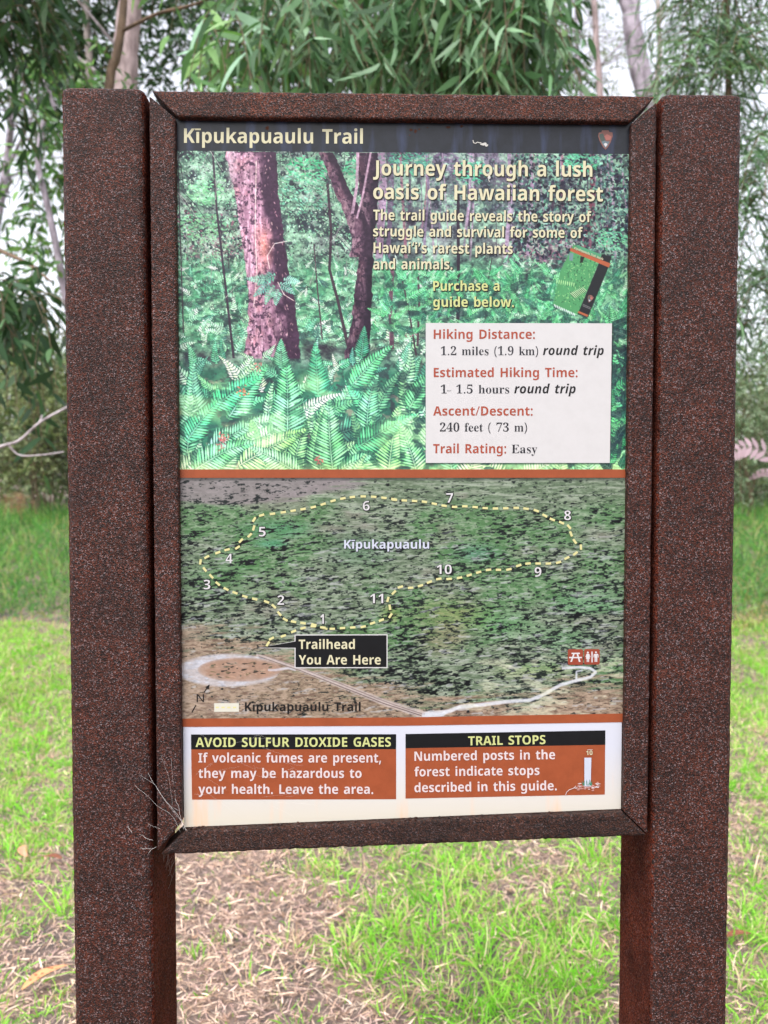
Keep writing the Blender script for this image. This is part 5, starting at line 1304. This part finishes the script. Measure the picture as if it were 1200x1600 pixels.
# tall grass on the bank
x, y = frustum_xy(92000, 6.9, 13.4, 1.5, margin=1.0, slope=.68)
edge = 7.1 + .35 * np.sin(x * 1.4) + .2 * np.sin(x * 3.7 + 1)
k_ = y > edge
x, y = x[k_], y[k_]; n = len(x)
cols = .85 * pick([(82, 146, 62), (104, 168, 74), (70, 126, 58), (130, 186, 88), (98, 156, 92), (150, 184, 110), (58, 108, 50)], n, .4)
dry = RNG.random(n) < np.where(y < 7.8, .45, .08)
cols[dry] = pick([(176, 158, 110), (160, 136, 96), (196, 178, 136)], int(dry.sum()))
tag(link('tall_grass', blades('tall_grass', x, y, gh(x, y) - .01, RNG.uniform(.16, .46, n) * np.clip((y - edge[k_]) / 1.6 + .22, .22, 1), RNG.uniform(.004, .010, n), cols, 1.5, curl=.9), M['blade']), kind='stuff')

def plant(name, label, cat, base, group=None):
    z = float(gh(base[0], base[1]))
    return tag(empty(name, (base[0], base[1], z - .02)), label, cat, group)

def base_of(px, Y):
    p = at(px, 744, Y)
    return (p.x, Y, float(gh(p.x, Y)) - .05)

def blob_at(px, py, Y, rx, ry, rdepth, w=1.0):
    s = (Y - CAM.y) / FPX
    return (at(px, py, Y), (rx * s, rdepth, ry * s), w)

KOA = [(98, 134, 98), (78, 114, 78), (64, 98, 64), (120, 154, 120), (54, 84, 54), (138, 168, 138)]
KOA_DARK = [(46, 76, 46), (58, 90, 54), (38, 62, 40), (72, 104, 66), (52, 82, 56)]
KOA_FRESH = [(124, 164, 104), (104, 146, 88), (146, 182, 124), (86, 126, 76), (132, 166, 140)]
NARROW = [(88, 122, 86), (72, 104, 74), (108, 142, 104), (60, 90, 64), (124, 154, 120)]

# 1 pink-barked tree behind the sign's upper left corner
t = plant('koa_tree', 'stout pinkish barked tree trunk rising behind the left post', 'tree', base_of(192, 7.4))
trunk('trunk', [base_of(192, 7.4), at(192, 600, 7.4), at(191, 300, 7.4), at(193, 135, 7.4), at(200, 40, 7.4), at(210, -60, 7.4), at(216, -300, 7.4)], .16, .095, M['bark_pink'], t)
trunk('limb', [at(190, 170, 7.4), at(160, 122, 7.3), at(110, 82, 7.2), at(55, 35, 7.1), at(0, -6, 7.0)], .022, .010, M['dead_wood'], t, 7, 20)
trunk('limb', [at(196, 90, 7.4), at(165, 52, 7.2), at(140, 22, 7.1), at(112, -10, 7.0)], .015, .008, M['dead_wood'], t, 7, 16)
crown(t, [blob_at(200, -190, 7.4, 200, 90, 1.2), blob_at(110, 60, 9.2, 80, 90, .7, 2.2), blob_at(300, 30, 9.2, 110, 120, .7, 1.4)], 560, .5, .13, .036, .05, KOA_DARK)
# 2 brown stem in front of it
t = plant('koa_tree', 'slim brown stemmed tree leaning in front of the pinkish trunk', 'tree', base_of(160, 4.6))
trunk('trunk', [base_of(150, 4.6), at(158, 500, 4.6), at(170, 150, 4.6), at(182, 90, 4.6), at(190, 40, 4.6), at(194, -10, 4.6), at(200, -160, 4.6)], .036, .022, M['bark_brown'], t, 10)
trunk('limb', [at(192, 48, 4.6), at(215, 36, 4.4), at(250, 20, 4.2), at(300, 8, 4.0), at(340, -8, 3.9)], .013, .007, M['bark_brown'], t, 7, 16)
crown(t, [blob_at(335, 60, 3.6, 22, 45, .3), blob_at(370, 70, 3.4, 46, 45, .4), blob_at(360, -150, 3.8, 100, 50, .6)], 54, .32, .165, .036, .05, KOA_FRESH, hang=1.0)
# 3 big-leaved koa hanging over the sign's top
t = plant('koa_tree', 'large sickle leaved tree hanging over the top of the sign', 'tree', base_of(640, 5.2))
trunk('trunk', [base_of(640, 5.2), at(640, 500, 5.2), at(650, 200, 5.2), at(655, -100, 5.1), at(650, -420, 5.0)], .10, .06, M['bark_grey'], t)
trunk('limb', [at(652, 140, 5.2), at(720, -20, 4.6), at(800, -60, 4.0)], .04, .02, M['bark_brown'], t, 8, 20)
trunk('limb', [at(652, 150, 5.2), at(560, 10, 4.4), at(480, -50, 3.6)], .04, .02, M['bark_brown'], t, 8, 20)
crown(t, [blob_at(740, 30, 3.3, 80, 70, .5, 2.4), blob_at(640, 50, 3.6, 80, 55, .5, 1.3), blob_at(490, 40, 3.4, 90, 50, .5), blob_at(660, -150, 3.8, 200, 90, .8), blob_at(812, 20, 3.1, 22, 60, .3, 2.2), blob_at(410, 70, 3.8, 50, 45, .4)], 640, .32, .13, .025, .031, KOA, hang=1.25, sick=.5)
# 4 dark foliage at the left edge
t = plant('koa_tree', 'dark leafy tree filling the upper left corner', 'tree', base_of(-60, 4.4))
trunk('trunk', [base_of(-60, 4.4), at(-70, 500, 4.4), at(-60, 100, 4.4), at(-40, -200, 4.4)], .07, .04, M['bark_brown'], t)
trunk('limb', [at(-66, 330, 4.4), at(-20, 380, 4.1), at(40, 410, 3.9), at(80, 440, 3.8)], .018, .006, M['bark_brown'], t, 7, 16)
crown(t, [blob_at(10, 10, 4.4, 70, 60, .5, 1.6), blob_at(0, -160, 4.4, 120, 90, .6, .8), blob_at(20, 480, 3.8, 70, 50, .4, 1.7), blob_at(-120, 200, 4.4, 40, 140, .5, .5), blob_at(0, 170, 4.4, 18, 36, .3, .9)], 330, .32, .12, .032, .04, KOA_DARK, hang=1.0)
# 5 slender pale stem on the left
t = plant('slender_tree', 'slender crooked pale stem left of the left post', 'tree', base_of(104, 6.2))
trunk('trunk', [base_of(150, 6.2), at(132, 660, 6.2), at(96, 430, 6.2), at(72, 312, 6.2), at(60, 262, 6.2), at(62, 222, 6.2), at(68, 190, 6.2)], .034, .020, M['bark_pale'], t, 9)
trunk('limb', [at(88, 172, 6.2), at(82, 160, 6.2), at(76, 140, 6.2), at(66, 124, 6.2)], .016, .012, M['bark_pale'], t, 7, 12)
crown(t, [blob_at(75, 250, 6.6, 34, 80, .4, 1.2), blob_at(80, 400, 6.5, 40, 90, .4), blob_at(80, 130, 6.4, 40, 50, .4, .9), blob_at(150, 250, 6.9, 60, 180, .4)], 230, .32, .10, .034, .04, [(74, 112, 64), (92, 132, 76), (60, 94, 58), (112, 150, 86)], hang=.7)
# 6 thin grey stem
t = plant('slender_tree', 'thin straight grey stem between the left edge and pinkish trunk', 'tree', base_of(138, 8.2))
trunk('trunk', [base_of(138, 8.2), at(140, 500, 8.2), at(140, 130, 8.2), at(136, 50, 8.2), at(136, -30, 8.2), at(140, -260, 8.2)], .045, .028, M['bark_grey'], t, 9)
crown(t, [blob_at(130, -120, 8.2, 120, 120, .8), blob_at(90, 40, 8.6, 60, 60, .6)], 190, .45, .13, .036, .05, KOA_DARK)
# 7 pale trunk seen through the leaves
t = plant('slender_tree', 'thin pale leaning stem seen through leaves above the title', 'tree', base_of(380, 8.8))
trunk('trunk', [base_of(380, 8.8), at(385, 500, 8.8), at(408, 140, 8.8), at(425, 70, 8.8), at(444, -5, 8.8), at(460, -200, 8.8)], .05, .034, M['bark_pale'], t, 9)
crown(t, [blob_at(440, 20, 9.2, 160, 110, .8), blob_at(560, -40, 9.4, 120, 140, .8)], 300, .5, .14, .036, .05, [(96, 128, 100), (78, 110, 84), (116, 146, 118), (66, 96, 72)])
# 8 background tree behind the hanging leaves
t = plant('koa_tree', 'mid green bushy tree behind the hanging leaves', 'tree', base_of(780, 10.5))
trunk('trunk', [base_of(780, 10.5), at(780, 400, 10.5), at(770, 0, 10.5)], .12, .07, M['bark_grey'], t)
crown(t, [blob_at(760, 60, 10.5, 150, 130, 1.0), blob_at(600, 80, 10.8, 120, 110, 1.0), blob_at(840, 120, 10.3, 60, 90, .8)], 420, .5, .15, .04, .05, KOA_DARK + [(86, 120, 80)])
# 9 pale forked trunk, upper right
t = plant('eucalyptus_tree', 'smooth pale lavender grey forked trunk at upper right', 'tree', base_of(1040, 8.4))
trunk('trunk', [base_of(1040, 8.4), at(1035, 500, 8.4), at(1014, 180, 8.4), at(1000, 110, 8.4), at(989, 50, 8.4), at(985, 20, 8.4)], .14, .088, M['bark_pale'], t, 14, 40)
trunk('limb', [at(986, 26, 8.4), at(976, 2, 8.4), at(958, -30, 8.4), at(930, -120, 8.4)], .075, .04, M['bark_pale'], t, 10, 16)
trunk('limb', [at(988, 26, 8.4), at(992, 0, 8.4), at(998, -60, 8.5), at(1010, -180, 8.6)], .072, .045, M['bark_pale'], t, 10, 16)
crown(t, [blob_at(960, -220, 8.4, 160, 80, 1.0)], 60, .7, .14, .02, .05, NARROW)
# 10 reddish stem
t = plant('slender_tree', 'thin reddish grey stem beside the pale forked trunk', 'tree', base_of(950, 9.4))
trunk('trunk', [base_of(950, 9.4), at(948, 400, 9.4), at(937, 140, 9.4), at(932, 80, 9.4), at(930, 30, 9.4), at(926, -30, 9.4), at(920, -200, 9.4)], .045, .03, M['bark_pink'], t, 9)
crown(t, [blob_at(915, 90, 10, 40, 55, .4), blob_at(960, 100, 10.4, 30, 50, .4, .6), blob_at(900, -200, 9.4, 60, 60, .5)], 80, .35, .07, .018, .035, [(112, 126, 92), (140, 150, 118), (92, 104, 76)], hang=.3)
# 11 narrow-leaved sapling at the right
t = plant('narrow_leaved_tree', 'feathery tree of narrow curved leaves above the right post', 'tree', base_of(1130, 4.2))
trunk('trunk', [base_of(1100, 4.2), at(1110, 600, 4.2), at(1134, 300, 4.2), at(1138, 100, 4.2), at(1132, -40, 4.2), at(1128, -200, 4.2)], .030, .012, M['bark_brown'], t, 8)
crown(t, [blob_at(1125, 110, 4.2, 62, 90, .35, 1.5), blob_at(1145, -40, 4.2, 90, 90, .4, 1.0), blob_at(1180, 300, 4.2, 40, 120, .35, 1.2), blob_at(1178, 470, 4.4, 40, 80, .35, 1.1), blob_at(1075, 90, 4.0, 20, 40, .2, .6), blob_at(1050, 150, 4.0, 30, 10, .2, .3)], 400, .36, .12, .0105, .024, NARROW, hang=.8, sick=.5)
# 12 greenish fork stem
t = plant('slender_tree', 'thin greenish forked stem right of the pale trunk', 'tree', base_of(1020, 6.4))
trunk('trunk', [base_of(1020, 6.4), at(1022, 400, 6.4), at(1026, 150, 6.4), at(1031, 80, 6.4), at(1029, 36, 6.4), at(1027, -20, 6.4), at(1022, -140, 6.4)], .028, .015, M['bark_grey'], t, 8)
trunk('limb', [at(1030, 40, 6.4), at(1036, 15, 6.4), at(1044, -20, 6.4), at(1052, -80, 6.4)], .013, .009, M['bark_grey'], t, 7, 12)
# shrubs under the trees
def shrub(label, px, Y, blobs, n, cols, ll=.07, lw=.028):
    t = plant('shrub', label, 'shrub', base_of(px, Y))
    for q in range(4):
        bx = base_of(px + random.uniform(-14, 14), Y)
        trunk('stem', [bx, at(px + random.uniform(-20, 20), 700, Y), at(px + random.uniform(-40, 40), 620, Y + random.uniform(-.3, .3))], .013, .006, M['bark_brown'], t, 6, 10)
    crown(t, blobs, n, .4, ll, lw, .04, cols, hang=.35, sick=.15, name='foliage')
OLIVE = [(112, 126, 84), (92, 108, 70), (134, 146, 102), (78, 92, 60), (148, 158, 118)]
shrub('olive green shrub behind the dead branch at left', 60, 12.0, [blob_at(45, 640, 12.0, 70, 70, .6), blob_at(90, 600, 12.2, 60, 60, .5), blob_at(20, 585, 12.3, 50, 40, .5), blob_at(30, 735, 12.0, 60, 40, .4)], 520, OLIVE)
shrub('dark low shrub at the foot of the olive shrub', 75, 12.8, [blob_at(75, 720, 12.6, 70, 44, .5), blob_at(120, 700, 12.8, 60, 60, .5)], 280, [(66, 76, 56), (82, 92, 64), (54, 62, 48)])
shrub('grey green shrub right of the right post', 1175, 12.0, [blob_at(1165, 650, 12.0, 50, 60, .6), blob_at(1200, 610, 12.2, 50, 60, .5), blob_at(1160, 735, 12.2, 60, 46, .5)], 460, [(104, 126, 96), (128, 148, 118), (84, 104, 78), (150, 164, 140)])
def bare_tree(label, px, Y, pts, r, levels, cols, n_leaf):
    t = plant('bare_tree', label, 'tree', base_of(px, Y))
    trunk('trunk', [base_of(px, Y)] + pts, r, r * .45, M['bark_pale'], t, 8, 30)
    top = np.array([tuple(p) for p in pts])
    def grow(p, d, L, rr, lv, paths, ra):
        n = 6
        q = [p]
        for _ in range(n - 1):
            d = unit(d + RNG.normal(0, .16, 3) + np.array([0, 0, .02]))
            q.append(q[-1] + d * L / (n - 1))
        paths.append(np.array(q)); ra.append(rr)
        if lv:
            for _ in range(4):
                k = RNG.integers(2, n)
                grow(q[k], unit(d + RNG.normal(0, .62, 3)), L * RNG.uniform(.5, .8), rr * .6, lv - 1, paths, ra)
    allp = []
    for k in range(7):
        paths, ra = [], []
        u = RNG.uniform(.25, 1) * (len(top) - 1); i = min(int(u), len(top) - 2)
        grow(top[i] + (top[i + 1] - top[i]) * (u - i), unit(np.array([RNG.normal(0, 1), RNG.normal(0, .5), RNG.uniform(.1, .9)])), RNG.uniform(.9, 1.7), r * .42, levels, paths, ra)
        v, f = tubes_np(paths, ra, [x_ * .45 for x_ in ra], 4)
        link('limb', mesh_np('limb', v, [f]), M['bark_pale'], t)
        allp += paths
    ends = np.array([p[RNG.integers(2, 6)] for p in allp])
    P = ends[RNG.integers(0, len(ends), n_leaf)] + RNG.normal(0, .12, (n_leaf, 3))
    D = unit(RNG.normal(size=(n_leaf, 3))); S = unit(np.cross(D, RNG.normal(size=(n_leaf, 3))))
    v, f, per = leaves_np(P, D, S, RNG.uniform(.05, .10, n_leaf), RNG.uniform(.02, .035, n_leaf), RNG.normal(0, .2, n_leaf), RNG.uniform(0, .3, n_leaf))
    link('crown', mesh_np('crown', v, [f], colors=np.repeat(pick(cols, n_leaf, .3), per, 0)), M['leaf'], t)
bare_tree('pale twiggy tree against the white sky at far left', -30, 15.0, [at(-20, 500, 15), at(-10, 380, 15), at(10, 260, 15), at(24, 120, 15), at(30, 20, 15)], .11, 3, [(120, 134, 112), (140, 150, 132)], 900)
bare_tree('pale twiggy tree against the white sky beside the reddish stem', 920, 15.5, [at(915, 300, 15.5), at(910, 160, 15.5), at(900, 60, 15.5), at(905, -60, 15.5)], .06, 3, [(120, 132, 104), (142, 150, 124)], 1500)
# far wood closing the view
def wood(n, xr, yr, hmax, name):
    x = RNG.uniform(*xr, n); y = RNG.uniform(*yr, n)
    top = hmax * (.55 + .25 * np.sin(x * .55 + 1) + .2 * np.sin(x * 1.45 + y * .3))
    z = gh(x, y) + top * RNG.random(n) ** .8
    D = unit(RNG.normal(size=(n, 3)) + np.array([0, 0, -.4])); S = unit(np.cross(D, RNG.normal(size=(n, 3))))
    v, f, per = leaves_np(np.stack([x, y, z], 1), D, S, RNG.uniform(.12, .34, n), RNG.uniform(.05, .10, n), RNG.normal(0, .2, n), RNG.uniform(0, .3, n))
    me = mesh_np(name, v, [f], colors=np.repeat(pick([(78, 96, 66), (96, 116, 82), (62, 80, 56), (116, 132, 100), (104, 104, 84)], n, .3), per, 0))
    return tag(link(name, me, M['leaf']), kind='stuff')
wood(90000, (-26, 26), (14, 24), 5.6, 'woodland')

# ------------------------------------------------------------------ small things
# dead branch at the left edge
t = tag(empty('dead_branch', tuple(base_of(-330, 3.2))), 'bare bleached dead branch reaching across the left edge', 'branch')
trunk('stem', [base_of(-330, 3.2), at(-220, 800, 3.2), at(-90, 728, 3.2), at(0, 698, 3.2), at(30, 688, 3.2), at(62, 660, 3.2), at(98, 640, 3.2), at(130, 622, 3.2)], .009, .0055, M['dead_wood'], t, 8, 40, .0006)
trunk('twig', [at(12, 694, 3.2), at(30, 711, 3.2), at(64, 711, 3.2), at(100, 706, 3.2)], .0055, .003, M['dead_wood'], t, 6, 16)
trunk('twig', [at(60, 662, 3.2), at(64, 655, 3.2), at(66, 648, 3.2)], .006, .004, M['dead_wood'], t, 6, 6)

def frond3d(name, parent, pts, width, col, mat='litter', n=26, pw=.4):
    p = smooth_path(pts, n)
    tn = unit(np.gradient(p, axis=0))
    side = unit(np.cross(tn, np.array([.25, -1., .35])))
    tt = np.linspace(0, 1, n)
    prof = width * np.minimum(1, tt / .15 + .2) * (1 - tt) ** .7
    P = np.concatenate([p, p]); D = unit(np.concatenate([side + tn * .55, -side + tn * .55]))
    S = np.concatenate([tn, tn]); Ln = np.concatenate([prof, prof]) + .004
    v, f, per = leaves_np(P, D, S, Ln, np.full(2 * n, np.linalg.norm(p[-1] - p[0]) / n * pw), RNG.normal(.1, .05, 2 * n), RNG.uniform(.05, .25, 2 * n))
    tv, tf = tubes_np([p], [.003], [.001], 5)
    c = pick([col], 2 * n, .15)
    me = mesh_np(name, np.concatenate([v, tv]), [f, tf + len(v)], colors=np.concatenate([np.repeat(c, per, 0), np.tile(c[0], (len(tv), 1))]))
    return link(name, me, M[mat], parent)
t = tag(empty('dried_fern', tuple(base_of(1290, 3.6))), 'withered pale mauve fern frond beside the right post', 'fern')
frond3d('frond', t, [base_of(1290, 3.6), at(1262, 850, 3.6), at(1215, 728, 3.6), at(1178, 700, 3.6), at(1150, 705, 3.6), at(1128, 735, 3.6)], .13, (146, 126, 134), n=17, pw=.28)
frond3d('frond', t, [base_of(1296, 3.7), at(1262, 880, 3.7), at(1226, 756, 3.7), at(1196, 738, 3.7), at(1172, 748, 3.7)], .06, (136, 116, 122), n=14, pw=.28)
t = tag(empty('dead_fern_clump', tuple(base_of(22, 11.0))), 'brown withered fern clump in the tall grass at left', 'fern')
for q in range(13):
    px = 14 + random.uniform(-24, 26); dx = random.uniform(-26, 30)
    frond3d('frond', t, [at(px, 800, 11.0), at(px + dx * .2, 774 + random.uniform(-5, 6), 11.0), at(px + dx * .7, 778 + random.uniform(-6, 12), 11 + random.uniform(-.3, .3)), at(px + dx, 802 + random.uniform(-6, 18), 10.9)], .10, random.choice(((150, 110, 84), (126, 92, 72), (170, 130, 104))), n=14, pw=.25)

# fallen leaves
def spotted_material(name, base, spots, thr=.32):
    m, nt, b = new_mat(name)
    tc = node(nt, 'ShaderNodeTexCoord'); vo = node(nt, 'ShaderNodeTexVoronoi', Scale=60.0); no = node(nt, 'ShaderNodeTexNoise', Scale=40.0, Detail=4.0)
    nt.links.new(tc.outputs['Object'], vo.inputs['Vector']); nt.links.new(tc.outputs['Object'], no.inputs['Vector'])
    r = ramp(nt, [(thr - .06, (1, 1, 1, 1)), (thr, (0, 0, 0, 1))]); nt.links.new(vo.outputs['Distance'], r.inputs['Fac'])
    r2 = ramp(nt, [(.3, tuple(.7 * v for v in base[:3]) + (1,)), (.7, base)]); nt.links.new(no.outputs['Fac'], r2.inputs['Fac'])
    nt.links.new(mix(nt, r.outputs['Color'], r2.outputs['Color'], spots), b.inputs['Base Color'])
    b.inputs['Roughness'].default_value = .5
    return m
M['leaf_spotted'] = spotted_material('orange_spotted_leaf', rgb(222, 160, 112), rgb(176, 92, 62))
M['leaf_orange'] = spotted_material('orange_leaf', rgb(214, 150, 120), rgb(190, 120, 90), .2)
M['leaf_brown'] = spotted_material('brown_leaf', rgb(132, 78, 54), rgb(96, 54, 40), .25)
def fallen(label, px, py, ang, L, Wd, mat, lift=.035):
    p = on_ground(px, py); p = Vector((p.x, p.y, lift))
    n = 14
    bm = bmesh.new()
    rows = []
    for i in range(n):
        t = i / (n - 1)
        w = Wd / 2 * (math.sin(math.pi * min(1, t * .94 + .03)) ** .8)
        cx = (t - .5) * L; cy = .10 * L * math.sin(math.pi * t)
        row = []
        for u in (-1, -.5, 0, .5, 1):
            x = cx * math.cos(ang) - (cy + u * w) * math.sin(ang); y = cx * math.sin(ang) + (cy + u * w) * math.cos(ang)
            row.append(bm.verts.new((x, y, .25 * w * abs(u) + .06 * L * math.sin(math.pi * t) * .4)))
        rows.append(row)
    for a, c_ in zip(rows, rows[1:]):
        for i in range(4): bm.faces.new((a[i], a[i + 1], c_[i + 1], c_[i]))
    me = bpy.data.meshes.new('fallen_leaf'); bm.to_mesh(me); bm.free()
    for f in me.polygons: f.use_smooth = True
    o = link('fallen_leaf', me, mat); o.location = p
    s = o.modifiers.new('thickness', 'SOLIDIFY'); s.thickness = .0006
    return tag(o, label, 'leaf', 'fallen leaves on the turf')
fallen('long orange leaf with brown spots at lower left', 71, 1553, .95, .15, .034, M['leaf_spotted'], .05)
fallen('faded orange leaf on the bare turf beside left post', 40, 1343, 2.0, .12, .034, M['leaf_orange'])
fallen('small reddish brown curled leaf beside the faded orange leaf', 82, 1354, -.25, .085, .028, M['leaf_brown'])
fallen('brown leaf on the grass right of the right post', 1154, 1478, .2, .09, .03, M['leaf_brown'])

# cobweb in the lower left corner of the frame
random.seed(3)
m, nt, b = new_mat('spider_silk')
b.inputs['Base Color'].default_value = (.55, .53, .52, 1); b.inputs['Roughness'].default_value = .6
cw = lambda x, y, Y: at(200 + x / 7.5, 1180 + y / 7.5, Y)
paths, r0 = [], []
def strand(pts, Y0, Y1, r=.00016):
    q = [cw(x, y, Y0 + (Y1 - Y0) * i / (len(pts) - 1)) for i, (x, y) in enumerate(pts)]
    p_ = smooth_path(q, 18)
    p_ += np.cumsum(RNG.normal(0, .00035, p_.shape), 0)
    paths.append(p_); r0.append(r * .5)
strand([(230, 205), (310, 330), (430, 530), (560, 690), (670, 890)], -.002, -.004, .00028)
strand([(150, 225), (300, 330), (420, 520), (600, 740), (690, 880)], -.002, -.004)
strand([(550, 500), (600, 640), (660, 840)], -.002, -.003, .0003)
strand([(80, 350), (220, 460), (360, 600), (520, 720), (600, 890)], -.002, -.003, .0002)
strand([(520, 600), (600, 650), (660, 830), (740, 910)], -.002, .004)
strand([(390, 0), (430, 110), (480, 300), (520, 590)], -.002, -.002, .00013)
strand([(510, 40), (530, 300), (560, 560)], -.002, -.002, .00012)
strand([(150, 930), (220, 970), (300, 990)], -.003, -.003, .0003)
strand([(150, 1085), (300, 1090)], -.003, -.003, .0003)
strand([(120, 1340), (130, 1270), (210, 1200), (270, 1110), (320, 1080)], .01, -.002, .0003)
strand([(0, 835), (40, 880), (60, 915)], -.002, -.002, .0003)
strand([(240, 795), (350, 860)], -.003, -.003, .0002)
for _ in range(26):
    x, y = random.uniform(740, 1900), random.uniform(-260, 560)
    a = random.uniform(-.8, .8)
    l = random.uniform(80, 420)
    strand([(x, y), (x + l * .5, y + l * .5 * a + random.uniform(-20, 20)), (x + l, y + l * a)], REC - .002, REC - .002, .00008)
for _ in range(16):
    x = random.uniform(380, 640); strand([(x, random.uniform(1100, 1200)), (x + random.uniform(-160, 60), random.uniform(1300, 1620))], .05, .10, .00012)
v, f = tubes_np(paths, r0, r0, 4)
tag(link('cobweb', mesh_np('cobweb', v, [f]), m), 'thin white cobweb across the lower left frame corner', 'cobweb')
# rust crumbs on the lower ledge
bm = bmesh.new()
for _ in range(70):
    u = random.random() ** 1.6; x = -W + .008 + u * (2 * W - .02)
    z = ZC - H - TILT + (x + W) / (2 * W) * 2 * TILT
    r = random.uniform(.0007, .0022)
    mt = Matrix.Translation((x, random.uniform(.002, REC - .0015), z + r * .4)) @ Matrix.Rotation(random.uniform(0, 6), 4, 'Z') @ Matrix.Diagonal((r * random.uniform(1, 2), r, r * .8, 1))
    bmesh.ops.create_icosphere(bm, subdivisions=1, radius=1, matrix=mt)
me = bpy.data.meshes.new('rust_crumbs'); bm.to_mesh(me); bm.free()
tag(link('rust_crumbs', me, M['rust_dark']), 'rust crumbs lying along the lower frame ledge', 'crumbs', kind='stuff')
